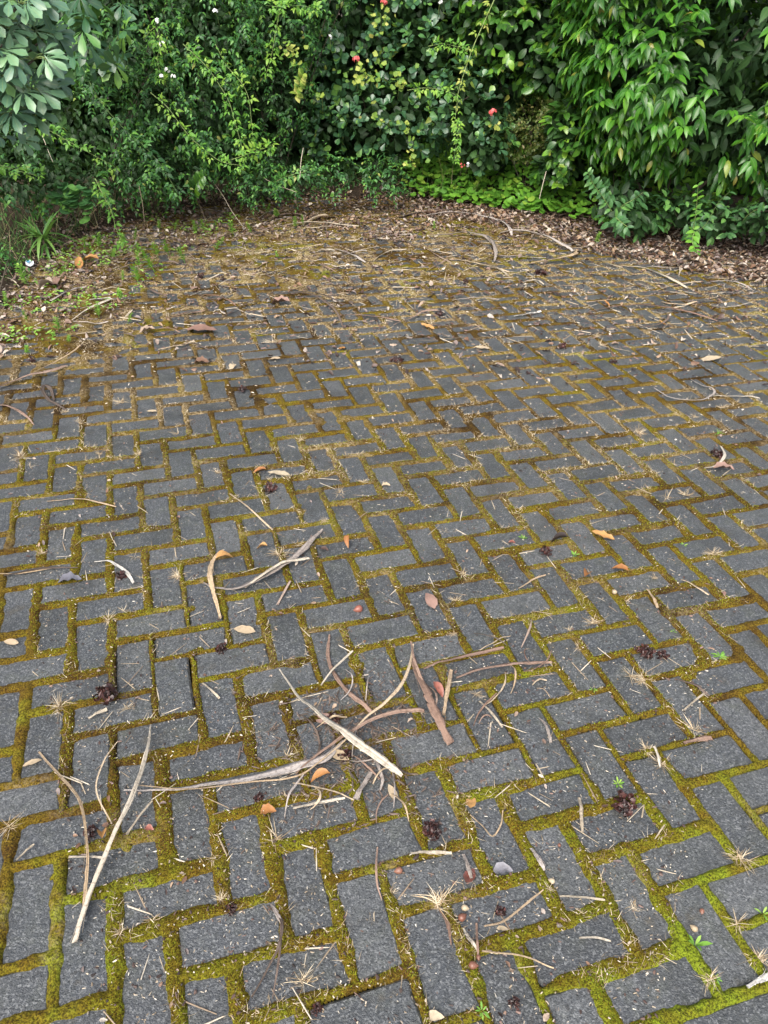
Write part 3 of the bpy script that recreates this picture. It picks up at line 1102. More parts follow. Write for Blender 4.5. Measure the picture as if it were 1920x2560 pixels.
# trailing stems of the climbers, each a thing of its own
def vine(pts, Y0, Y1, label, size=.052, mat='young', rad=.0035, step=.055, three=True, stemmat='stem'):
    k = len(pts)
    P = np.array([AT(x, y, Y0 + (Y1 - Y0) * i / max(1, k - 1)) for i, (x, y) in enumerate(pts)])
    P[:, 2] = np.maximum(P[:, 2], .02)
    Q = spline(P, k * 6)
    root = empty('trailing_stem', tuple(Q[0]), label, 'vine', 'trailing climber stems')
    V, F, A = tube_geo(Q - Q[0], np.linspace(rad, rad * .45, len(Q)), 5)
    link('stem', mesh('stem', V, F, MT[stemmat], A), root)
    L = Leaves()
    seg = np.linalg.norm(np.diff(Q, axis=0), axis=1)
    acc = np.concatenate([[0], np.cumsum(seg)])
    s = .03
    while s < acc[-1]:
        i = min(np.searchsorted(acc, s), len(Q) - 1)
        q = Q[i]
        ax = unit(Q[min(i + 1, len(Q) - 1)] - Q[i - 1])
        side = unit(np.cross(ax, np.array([0, -1.0, .3])) + rv(.15))
        for sg in (-1, 1):
            if rng.random() < .12:
                continue
            d = unit(side * sg * .9 + np.array([0, -.35, -.05]) + ax * .3 + rv(.2))
            st = rng.uniform(.006, .03)
            for _ in range(rng.integers(1, 3)):
                L.add(q + d * st, unit(d + rv(.3) - UP * .25), unit(UP * .8 + np.array([0, -.6, 0]) + rv(.25)), size * rng.uniform(.65, 1.15))
        s += step * rng.uniform(.75, 1.3)
    L.add(Q[-1], unit(Q[-1] - Q[-3]), unit(UP + np.array([0, -.5, 0])), size * .8)
    put_leaves(root, L, 'jas3' if three else 'jas', mat, 300)
    return root


vine([(147, -10), (162, 62), (172, 125), (195, 180), (225, 230), (275, 285), (307, 311), (350, 360), (385, 420)], 6.25, 6.05, 'longest arching stem, falling from the hedge top past the palmate leaves to the ground', .06, 'jas')
vine([(395, 95), (420, 118), (447, 145), (475, 185), (495, 220), (505, 255), (515, 290), (525, 325)], 6.6, 6.35, 'smooth pale stem with spaced leaf pairs bending across the dark hollow')
vine([(325, 200), (362, 232), (390, 270), (415, 300), (450, 330), (480, 350), (525, 358)], 6.35, 6.2, 'leafy stem bending outward with bright tips above the grass', .055)
vine([(465, 95), (490, 142), (522, 180), (537, 212), (542, 250), (547, 300)], 6.85, 6.7, 'thin stem hanging straight down in front of the dark hollow')
vine([(1072, -10), (1045, 50), (1025, 95), (1005, 150), (990, 200), (987, 230)], 6.85, 6.75, 'yellowish bare stem slanting down between camellia and round leaved shrub', .05, 'lime', .005, .07)
vine([(987, 230), (984, 255), (990, 285), (984, 320), (980, 345)], 6.75, 6.7, 'bushy tip of fine leaves hanging below the yellowish stem', .04, 'young', .003, .022)
vine([(612, -10), (600, 45), (592, 90), (585, 125), (575, 160)], 7.1, 7.0, 'slender stem hanging beside the bright lime leaf cluster')
vine([(60, 250), (85, 270), (125, 292), (165, 315), (220, 345), (250, 362)], 5.95, 5.85, 'stem running out low from under the palmate leaves', .05)
vine([(-20, 352), (20, 362), (50, 372), (85, 380)], 5.5, 5.4, 'light green shoot poking out low over the shaded grass', .045, 'young')
vine([(205, 385), (222, 420), (240, 455), (250, 490), (262, 520)], 5.9, 5.7, 'drooping shoot with paired leaves above the litter near the spiky plant', .055, 'young')
vine([(310, 85), (335, 60), (345, 95), (340, 130), (350, 170)], 6.5, 6.4, 'bright shoot with white flowers hanging in the middle of the climber', .05, 'young', .003, .035)
vine([(880, 195), (920, 190), (960, 195), (985, 205)], 7.05, 7.0, 'bright feathery spray reaching sideways to the yellowish stem', .055, 'young', .003, .03)
vine([(925, 100), (960, 95), (1000, 105)], 7.1, 7.05, 'upper feathery spray crossing behind the yellowish stem', .05, 'young', .003, .03)
vine([(575, 12), (610, 15), (650, 12), (685, 22)], 7.0, 6.95, 'bright spray lying along the very top of the round leaved shrub', .055, 'young', .003, .035)
vine([(500, 345), (530, 335), (560, 325), (590, 312)], 6.5, 6.4, 'bright feathery shoot rising from the foot of the climber', .055, 'young', .003, .035)
vine([(585, 400), (610, 385), (640, 375), (660, 372)], 6.75, 6.7, 'short leafy runner at the foot of the round leaved shrub', .055, 'jas', .003, .03)


# young oval-leaved shoots at the foot of the glossy shrub and elsewhere
def shoot(pts, Y, label, size=.09, mat='priv', kind='priv', step=.05, cat='shoot', n0='leafy_shoot', group='leafy shoots at the hedge foot'):
    P = np.array([AT(x, y, Y - .08 * i) for i, (x, y) in enumerate(pts)])
    P[:, 2] = np.maximum(P[:, 2], .03)
    Q = spline(P, len(pts) * 5)
    root = empty(n0, tuple(Q[0]), label, cat, group)
    V, F, A = tube_geo(Q - Q[0], np.linspace(.004, .0018, len(Q)), 5)
    link('stem', mesh('stem', V, F, MT['stem'], A), root)
    L = Leaves()
    tot = np.linalg.norm(np.diff(Q, axis=0), axis=1).sum()
    k = max(3, int(tot / step))
    for i in range(k + 1):
        q = Q[int(i / k * (len(Q) - 1))]
        ax = unit(Q[min(len(Q) - 1, int(i / k * (len(Q) - 1)) + 1)] - Q[max(0, int(i / k * (len(Q) - 1)) - 1)])
        side = unit(np.cross(ax, np.array([0, -1, .4])) + rv(.1))
        for sg in (-1, 1):
            L.add(q, unit(side * sg + ax * .5 + np.array([0, -.3, .1]) + rv(.15)), unit(UP * .8 + np.array([0, -.7, 0]) + rv(.2)), size * rng.uniform(.75, 1.1) * (1 - .35 * i / k))
    put_leaves(root, L, kind, mat, 80)


shoot([(1330, 470), (1305, 430), (1280, 395), (1270, 372)], 6.4, 'tallest shoot of dull oval leaves in front of the violet leaves')
shoot([(1350, 480), (1340, 450), (1370, 430), (1390, 415)], 6.3, 'shoot with long pointed leaves leaning toward the glossy shrub')
shoot([(1345, 485), (1330, 470), (1340, 478), (1355, 490)], 6.2, 'lowest shoot whose leaf tips touch the brown litter')
shoot([(1490, 520), (1500, 480), (1505, 440), (1508, 400)], 6.1, 'thin creeper climbing a bare stalk out of the litter', .07, 'heart', 'priv', .06)
shoot([(1480, 510), (1520, 490), (1550, 440), (1575, 415)], 6.1, 'creeper with broad leaves reaching up beside the bare stalk', .085, 'priv', 'priv', .07)
shoot([(1500, 500), (1495, 520), (1500, 535), (1505, 545)], 6.0, 'creeper tip dropping onto the brown leaf litter', .08, 'heart', 'priv', .05)
shoot([(1600, 490), (1610, 470), (1630, 455), (1650, 450)], 6.1, 'dark leafy shoot by the end of the litter strip', .085, 'priv', 'priv', .05)
shoot([(420, 412), (425, 398), (432, 388), (440, 380)], 6.6, 'rosette of bright oval leaves beside the dry grass stalks', .10, 'camel', 'priv', .02)
shoot([(640, 205), (645, 190), (650, 172), (655, 160)], 7.0, 'cluster of pale lime oval leaves standing out from the hedge', .085, 'lime', 'camel', .03)
shoot([(1200, 395), (1215, 380), (1205, 365), (1210, 350)], 6.8, 'bright oval leaved shoot under the azalea', .085, 'camel', 'camel', .035)

shrub('oval_leaf_bush', 'low bush of dull oval leaves between the violet leaves and the glossy shrub', 'shrub', tuple(G(1330, 470)),
      [B(1330, 435, 6.6, .20, .2, .15), B(1370, 462, 6.4, .22, .2, .11)], 46, sp_camel, 'priv', 'priv', .092, 160, nbr=4, r0=.006, fillmat='dark')
shrub('dark_undergrowth', 'spreading dark green undergrowth beneath the glossy shrub beside the bare stalk', 'shrub', tuple(G(1560, 520)),
      [B(1470, 455, 6.45, .26, .25, .13), B(1560, 468, 6.25, .30, .25, .14), B(1650, 475, 6.1, .32, .25, .16), B(1720, 450, 5.95, .3, .3, .2)], 80, sp_camel, 'priv', 'priv', .075, 500, nbr=4, r0=.006, fillmat='dark')
shrub('green_undergrowth', 'soft green undergrowth between the grass stalks and the violet leaves', 'shrub', tuple(G(720, 420)),
      [B(560, 395, 6.85, .24, .2, .13), B(640, 385, 7.0, .26, .2, .13), B(740, 375, 6.85, .3, .2, .16), B(830, 380, 6.85, .22, .2, .15)], 170, sp_jas, 'jas', 'jas', .045, 500, nbr=4, r0=.004, fillmat='dark')
shrub('edge_climber', 'leafy climber trailing onto the edge of the paving below the spiky plant', 'climber', tuple(G(-20, 660)),
      [B(-15, 575, 5.1, .12, .15, .10), B(-25, 630, 4.8, .15, .15, .10), B(10, 655, 4.7, .11, .12, .05), B(-10, 700, 4.45, .10, .1, .05)], 46, sp_jas, 'jas', 'jas', .045, 120, nbr=3, r0=.004, fillmat='dark')
# violet leaves
rootv = empty('violet_patch', tuple(G(1080, 440)), 'carpet of heart shaped bright green leaves along the foot of the hedge', 'ground cover')
L = Leaves()
pv = [tuple(G(*q)[:2]) for q in [(870, 425), (940, 445), (1060, 462), (1200, 482), (1330, 500), (1480, 505), (1659, 530), (1659, 480), (1300, 425), (1120, 380), (960, 378), (880, 392)]]
while len(L.P) < 1900:
    x, y = rng.uniform(-.8, 3.6), rng.uniform(5.5, 9.3)
    if not inpoly(np.array(x), np.array(y), pv):
        continue
    if x > 1.6 and rng.random() < .45:
        continue
    h = float(hedge_d(np.array(x), np.array(y)))
    if h < -.10 or h > .5:
        continue
    z = .05 + max(0, h) * .8 + rng.uniform(0, .10)
    L.add(np.array([x, y, z]), unit(np.array([rng.normal(0, .6), -1, rng.normal(-.25, .3)])), unit(np.array([rng.normal(0, .3), -.95 + rng.normal(0, .3), .85])), rng.uniform(.042, .076))
put_leaves(rootv, L, 'heart', 'heart', 300)
rootw = empty('violet_patch', tuple(G(330, 420)), 'small patch of round leaves in the shade behind the spiky plant', 'ground cover')
L = Leaves()
for _ in range(60):
    p = AT(rng.normal(165, 25), rng.normal(425, 18), 6.05)
    L.add(p, unit(np.array([rng.normal(0, .6), -1, -.2])), unit(np.array([rng.normal(0, .3), -.75, .9])), rng.uniform(.05, .09))
put_leaves(rootw, L, 'heart', 'priv', 80)

# geranium foliage and flowers ---------------------------------------------
PETAL = leaf_tpl(1.1, .35, .7, 4, .1, .15)


def petals(c, axis, n, size):
    out = []
    a = unit(np.cross(axis, rv()))
    b = np.cross(axis, a)
    for i in range(n):
        th = 2 * math.pi * i / n
        d = unit(math.cos(th) * a + math.sin(th) * b + axis * .25)
        X, Yv, Zv = basis(d[None], axis[None])
        V, F, ac = PETAL
        out.append((c + size * (V[:, 0:1] * X + V[:, 1:2] * Yv + V[:, 2:3] * Zv), F, {'var': np.full(len(V), rng.random()), 'across': ac}))
    return out


def flower_head(x, y, Y, nf, spread, size, mat, label, name, cat, group):
    c = AT(x, y, Y)
    root = empty(name, tuple(c), label, cat, group)
    V, F, A = tube_geo(spline([[0, .12, -.10], [0, .05, -.03], [0, 0, 0]], 6), .0025, 5)
    link('stalk', mesh('stalk', V, F, MT['stem'], A), root)
    for _ in range(nf):
        d = unit(np.array([rng.normal(0, 1), -1.0 + rng.normal(0, .3), rng.normal(.3, .8)]))
        V, F, A = cat_mesh(petals(d * spread * rng.uniform(.6, 1), d, 5, size))
        link('blossom', mesh('blossom', V, F, MT[mat], A), root)


for x, y, Y, lab in ((830, 4, 7.1, 'coral geranium flower head at the very top beside lime leaves'), (770, 128, 7.15, 'coral geranium flower head above a lime leaf cluster in the round leaved shrub'),
                     (1065, 243, 6.8, 'coral geranium flower head between round leaves and bronze azalea'), (998, 358, 6.85, 'dull red geranium flower head low over the violet leaves')):
    flower_head(x, y, Y, (3 if y > 300 else 8), .030, (.011 if y > 300 else .016), 'petal_red', lab, 'geranium_flower', 'flower', 'coral geranium flowers')
for x, y, lab in ((340, 45, 'white flower cluster near the top of the climber'), (350, 95, 'single white flower beside bright climber leaves'), (362, 150, 'white star flower hanging above the widest white cluster'), (350, 165, 'white star flower left of the widest cluster'.replace('left of', 'next to')),
                  (375, 166, 'widest cluster of white star flowers in the climber'), (465, 25, 'white flower high in the climber among pale leaves'), (712, 80, 'white flower pair in the round leaved shrub near the lime leaves'), (950, 4, 'white flowers at the top edge beside the yellowish stem'), (1010, 355, 'white blossom tucked under the bushy hanging tip')):
    flower_head(x, y, 6.3 if x < 500 else 6.95, 3, .020, .013, 'petal_white', lab, 'jasmine_flower', 'flower', 'white climber flowers')


def lime_patch(x, y, Y, k, sp, label, mat='lime'):
    c = AT(x, y, Y)
    root = empty('geranium_clump', tuple(c), label, 'plant', 'lime geranium leaf clusters')
    V, F, A = tube_geo(spline([[0, .2, -.15], [0.01, .08, -.06], [0, 0, 0]], 6), .003, 5)
    link('stem', mesh('stem', V, F, MT['stem'], A), root)
    L = Leaves()
    for _ in range(k):
        p = c + np.array([rng.normal(0, sp), rng.normal(0, sp * .4) - .01, rng.normal(0, sp)])
        L.add(p, unit(np.array([rng.normal(0, .7), -.5, rng.normal(-.4, .5)])), unit(np.array([rng.normal(0, .3), -1, .55])), rng.uniform(.026, .048))
    put_leaves(root, L, 'lime', mat, 60)


for x, y, k, sp, lab in ((822, 30, 26, .06, 'yellowing lime leaves beneath the topmost coral flower'), (625, 118, 26, .055, 'widest cluster of yellow lime scalloped leaves'), (770, 158, 18, .045, 'yellow lime leaves just under a coral flower'),
                         (800, 155, 20, .055, 'greener scalloped leaves beside the coral flower'), (860, 175, 16, .045, 'yellow leaves half hidden behind round leaves'), (692, 205, 4, .02, 'small yellow leaf tuft on a bare stalk'),
                         (820, 255, 8, .03, 'yellow scalloped leaves low in the round leaved shrub'), (882, 275, 9, .04, 'pale green scalloped leaves beside bare brown stems'), (890, 340, 16, .05, 'lime scalloped leaves above the violet carpet'), (1070, 268, 4, .02, 'scalloped leaf just below the coral flower by the azalea')):
    lime_patch(x, y, 6.95 if y > 200 else 7.1, k, sp, lab)

# grass at the foot of the hedge
n = 5200
xg = rng.uniform(-3.6, 1.0, n)
yg = rng.uniform(5.0, 8.2, n)
hd = hedge_d(xg, yg)
k = (hd > -.05) & (hd < .75) & (fbm(xg * 2.2, yg * 2.2, 401) > .36)
xg, yg, hd = xg[k], yg[k], hd[k]
n = len(xg)
dv = unit(np.stack([rng.normal(0, .55, n), rng.normal(-.25, .5, n), np.ones(n)], 1))
tag(link('grass', blades(np.stack([xg, yg, np.clip(.02 + hd * .15, 0, .15)], 1), dv, rng.uniform(.12, .42, n), rng.uniform(.002, .006, n), rng.uniform(-.5, .9, n), rng.random(n), MT['grass'], 'grass', 4)), 'long green and dry grass under the climbers', 'grass', kind='stuff')
for i, (pts, lab) in enumerate((
    ([(455, 385), (480, 420), (500, 455), (525, 490)], 'pale dry stalk slanting from the hedge down onto the litter'),
    ([(415, 405), (430, 440), (445, 478)], 'pale dry stalk leaning out beside the rosette of oval leaves'),
    ([(300, 400), (308, 440), (312, 480)], 'pale forked dry stalk hanging near the drooping shoot'),
    ([(655, 320), (650, 350), (648, 385)], 'reddish dry stalk standing against the round leaved shrub'),
    ([(1180, 370), (1172, 400), (1165, 430)], 'bleached dry stalk standing in the violet leaves'),
    ([(90, 290), (102, 320), (114, 350)], 'bare dry stalk under the palmate leaves'),
    ([(560, 380), (600, 400), (640, 415)], 'grey twig arching along the litter at the hedge foot'))):
    P = np.array([AT(x, y, (6.9 if x > 400 else 6.3) - .12 * j) for j, (x, y) in enumerate(pts)])
    P[:, 2] = np.maximum(P[:, 2], .012)
    Q = spline(P, 10)
    V, F, A = tube_geo(Q - Q[-1], np.linspace(.003, .002, 10), 5, .1)
    o = link('dry_stalk', mesh('dry_stalk', V, F, MT['straw'], A))
    o.location = Q[-1]
    tag(o, lab, 'stalk', 'dry stalks at the hedge foot')


# spiky young plant
def spiky():
    b = G(102, 552)
    root = empty('spiky_plant', tuple(b), 'small spiky rosette of narrow strap leaves at the edge of the litter', 'plant')
    c = b + np.array([0, 0, .10])
    V, F, A = tube_geo(spline([[0, 0, 0], [0, 0, .06], [0, 0, .12]], 5), .01, 6, .2)
    link('stem', mesh('stem', V, F, MT['dark_strip'], A), root)
    L = Leaves()
    for i in range(34):
        th = i * 2.4
        el = rng.uniform(-.35, 1.2)
        d = np.array([math.cos(th) * math.cos(el), math.sin(th) * math.cos(el), math.sin(el)])
        L.add(c + UP * rng.uniform(-.03, .05), d, unit(UP - d * d[2] + rv(.1)), rng.uniform(.16, .30), 0 if el > .4 else 1)
    put_leaves(root, L, 'strap', 'spiky', 60)


spiky()


# little upright weeds
def weed_meshes():
    out = []
    for s in range(5):
        ps = []
        h = 1.0
        V, F, A = tube_geo(spline([[0, 0, -.02], [.03 * (s - 2), 0, h * .5], [.05 * (s - 2), .02, h]], 5), .018, 4)
        A = {'across': A['across'], 'var': A['var']}
        ps.append((V, F, A))
        for k in range(8):
            z = .25 + .75 * k / 7
            for j in range(4):
                th = k * 1.0 + j * 1.57 + rng.normal(0, .3)
                d = unit(np.array([math.cos(th), math.sin(th), .55]))
                X, Yv, Zv = basis(d[None], UP[None])
                T, FF, ac = TP['azal'][0]
                sz = (.44 - .2 * z) * rng.uniform(.8, 1.2)
                ps.append((np.array([.05 * (s - 2) * z, .02 * z, z]) + sz * (T[:, 0:1] * X + T[:, 1:2] * Yv + T[:, 2:3] * Zv), FF, {'across': ac, 'var': np.full(len(T), rng.random())}))
        V, F, A = cat_mesh(ps)
        out.append(mesh('weed', V, F, MT['weed'], A))
    return out


WM = weed_meshes()
wd = [(375, 500, 26), (425, 510, 30), (440, 500, 24), (468, 495, 20), (475, 530, 22), (505, 512, 26), (545, 508, 30), (575, 465, 20), (600, 475, 22), (640, 495, 24), (655, 490, 24), (290, 525, 26), (335, 590, 45), (342, 560, 34), (300, 615, 40), (302, 585, 34), (262, 650, 36), (265, 612, 30), (365, 555, 26), (400, 570, 30), (128, 720, 36), (215, 690, 26), (275, 700, 24), (62, 620, 40), (130, 600, 26), (185, 545, 30), (212, 540, 28), (268, 540, 40), (15, 660, 26), (60, 700, 24), (110, 740, 22), (345, 500, 20), (500, 450, 14), (568, 440, 14), (520, 460, 16), (465, 545, 22), (240, 560, 22), (300, 555, 22), (60, 770, 20), (150, 745, 18), (600, 560, 14), (1285, 530, 24), (938, 500, 16), (945, 455, 14), (700, 400, 16)]
for i, (x, y, h) in enumerate(wd):
    p = G(x, y)
    s = h * mpp(p) * rng.uniform(.75, 1.3)
    o = link('weed', WM[i % 5])
    o.location = (p[0], p[1], float(ground_z(p[0], p[1])))
    o.scale = (s, s, s)
    o.rotation_euler = (rng.normal(0, .25), rng.normal(0, .25), rng.uniform(0, 6.28))
    o.scale[0] = o.scale[1] = s * rng.uniform(.65, 1.1)
    if x in (1285, 938, 945, 700):
        tag(o, {1285: 'lone bright weed growing in the brown leaf litter', 938: 'low weed in the moss beside the fallen grey branch', 945: 'tiny weed by the dark flat bark piece', 700: 'weed at the foot of the round leaved shrub'}[x], 'weed', 'small upright weeds')
    else:
        tag(o, 'small bright green upright weed on the mossy edge of the paving', 'weed', 'small upright weeds')


x, y = rng.uniform(-3.6, -.6, 9000), rng.uniform(3.9, 7.0, 9000)
k = inpoly(x, y, [tuple(G(*q)[:2]) for q in [(-60, 540), (60, 560), (220, 480), (420, 445), (560, 440), (480, 500), (380, 560), (300, 640), (200, 700), (100, 760), (-60, 780)]]) & (fbm(x * 4, y * 4, 701) > .54)
x, y = x[k][:1500], y[k][:1500]
n = len(x)
az = rng.uniform(0, 6.28, n)
hgt = rng.uniform(.005, .06, n) * fbm(x * 4, y * 4, 702)
tag(link('low_weeds', joined(np.c_[x, y, ground_z(x, y) + hgt], unit(np.stack([np.cos(az), np.sin(az), rng.uniform(.1, .9, n)], 1)), unit(np.stack([rng.normal(0, .3, n), rng.normal(-.2, .3, n), np.ones(n)], 1)), rng.uniform(.014, .036, n), rng.integers(0, 100, n), TP['azal'] + TP['priv'], MT['weed'], 'low_weeds')), 'low green weeds creeping out of the hedge over the mossy edge', 'weeds', kind='stuff')


# rosette weeds in the near joints
def rosette(x, y, r, k, label, up=.5, kind='jas'):
    p = G(x, y)
    s = r * mpp(p) * .85
    root = empty('rosette_weed', (p[0], p[1], float(ground_z(p[0], p[1]))), label, 'weed', 'seedlings in the paving joints')
    L = Leaves()
    c = np.array(root.location)
    for i in range(k):
        th = i * 2.4 + rng.normal(0, .2)
        d = unit(np.array([math.cos(th), math.sin(th), up * rng.uniform(.4, 1.6)]))
        L.add(c + d * .002, d, UP + rv(.1), s * rng.uniform(.7, 1.1))
    put_leaves(root, L, kind, 'weed', 40)


for x, y, r, k, lab, up in ((1555, 1420, 22, 10, 'bright narrow leaved seedling with a stalk lying on the paver', .6), (1500, 2045, 42, 6, 'tall pale seedling in a joint beside a snail shell', 1.6), (1645, 1978, 20, 5, 'seedling by the plain corner pavers', .8),
                            (1545, 2115, 16, 6, 'round leaved seedling at a joint by the plain corner pavers', .4), (1040, 2190, 22, 8, 'seedling with dry grass at the lowest joint', .5), (1130, 1165, 14, 8, 'seedling on a paver by a red petal', 1.0), (1240, 1200, 14, 8, 'seedling beside curled orange leaves', 1.0),
                            (1475, 1180, 12, 7, 'seedling in the joint near the curled bark ring', .6), (1455, 1365, 8, 6, 'tiny seedling between two pavers', .5), (1335, 1695, 20, 8, 'yellowing seedling standing over the dark seed head', 1.4), (1280, 1495, 12, 7, 'seedling under a slanting straw', .5), (1150, 1290, 9, 7, 'low moss ball with a seedling', .2), (1550, 940, 16, 8, 'grassy seedling in a joint of the far paving', 1.2)):
    rosette(x, y, r, k, lab, up, 'strap' if x == 1550 else 'sliver')


# ------------------------------------------------------------------ fallen strips, bark and sticks
def strip(name, label, cat, pts, w, mat, lift=.006, fold=.25, group=None, z0=.004, tips=(.15, .25), twist=0.0):
    P = np.array([G(x, y) for x, y in pts])
    wide = max(w) >= 9
    n = max(10, (9 if wide else 5) * (len(P) - 1) + 2)
    P = spline(P, n)
    w = np.interp(np.linspace(0, 1, n), np.linspace(0, 1, len(w)), w) * np.array([mpp(p) for p in P]) * .88
    t = np.linspace(0, 1, n)
    gz = np.maximum(ground_z(P[:, 0], P[:, 1]), 0)
    gz = np.convolve(np.pad(gz, 2, mode='edge'), np.ones(5) / 5, 'valid')
    P[:, 2] = gz + z0 + lift * np.sin(math.pi * t) + .0025 * (vn(t * 7, t * 0 + rng.random() * 50, 8) - .5)
    tg = unit(np.gradient(P, axis=0))
    sd = unit(np.cross(tg, UP))
    a = twist * np.sin(math.pi * 1.3 * t + rng.random())
    sd = unit(sd * np.cos(a)[:, None] + UP * np.sin(a)[:, None])
    nm = np.cross(sd, tg)
    th = np.maximum(.0012, w * .06)
    seed_ = rng.random() * 90
    V = []
    for c, off in ((-1, fold), (-.45, .05), (.45, .05), (1, fold), (.45, 0), (-.45, 0)):
        top = 0 if off not in (0,) else 1
        rag = 1 + (.55 if wide else .25) * (vn(t * (26 if wide else 12) + c * 31 + seed_, t * 0 + 3, 12) - .5) * abs(c)
        V.append(P + sd * (c * w / 2 * rag)[:, None] + nm * ((off * w * .5) + (-1 if top else 0) * th + .001)[:, None])
    V = np.stack(V, 1).reshape(-1, 3)
    Q = []
    for i in range(n - 1):
        for j in range(6):
            k = (j + 1) % 6
            Q.append((i * 6 + j, i * 6 + k, (i + 1) * 6 + k, (i + 1) * 6 + j))
    F = np.concatenate([tri(Q), [(0, 2, 1), (0, 3, 2), (0, 4, 3), (0, 5, 4)], np.array([(0, 1, 2), (0, 2, 3), (0, 3, 4), (0, 4, 5)]) + (n - 1) * 6])
    c0 = P[n // 2].copy()
    A = {'across': np.tile([-1, -.45, .45, 1, .45, -.45], n), 'var': np.zeros(len(V))}
    if wide:                                            # loose fibres split off the blade
        ps = [(V, F, A)]
        for _ in range(6):
            i0 = rng.integers(0, max(1, n - 8))
            i1 = min(n - 1, i0 + rng.integers(5, max(6, n // 2)))
            off = rng.uniform(-.55, .55)
            tt = np.linspace(0, 1, i1 - i0 + 1)
            fp = P[i0:i1 + 1] + sd[i0:i1 + 1] * (w[i0:i1 + 1] * off + np.abs(w[i0:i1 + 1]).mean() * rng.uniform(-.9, .9) * tt ** 3)[:, None] + nm[i0:i1 + 1] * (.001 + .004 * rng.random() * tt ** 2 + off * off * fold * w[i0:i1 + 1])[:, None]
            V2, F2, A2 = tube_geo(fp, np.linspace(1, .3, len(fp)) * min(.0011, w.max() * .08), 4)
            ps.append((V2, F2, {'across': A2['across'] * .5, 'var': np.full(len(V2), rng.uniform(0, .3))}))
        V, F, A = cat_mesh(ps)
    o = link(name, mesh(name, V - c0, F, MT[mat], A))
    o.location = c0
    return tag(o, label, cat, group)


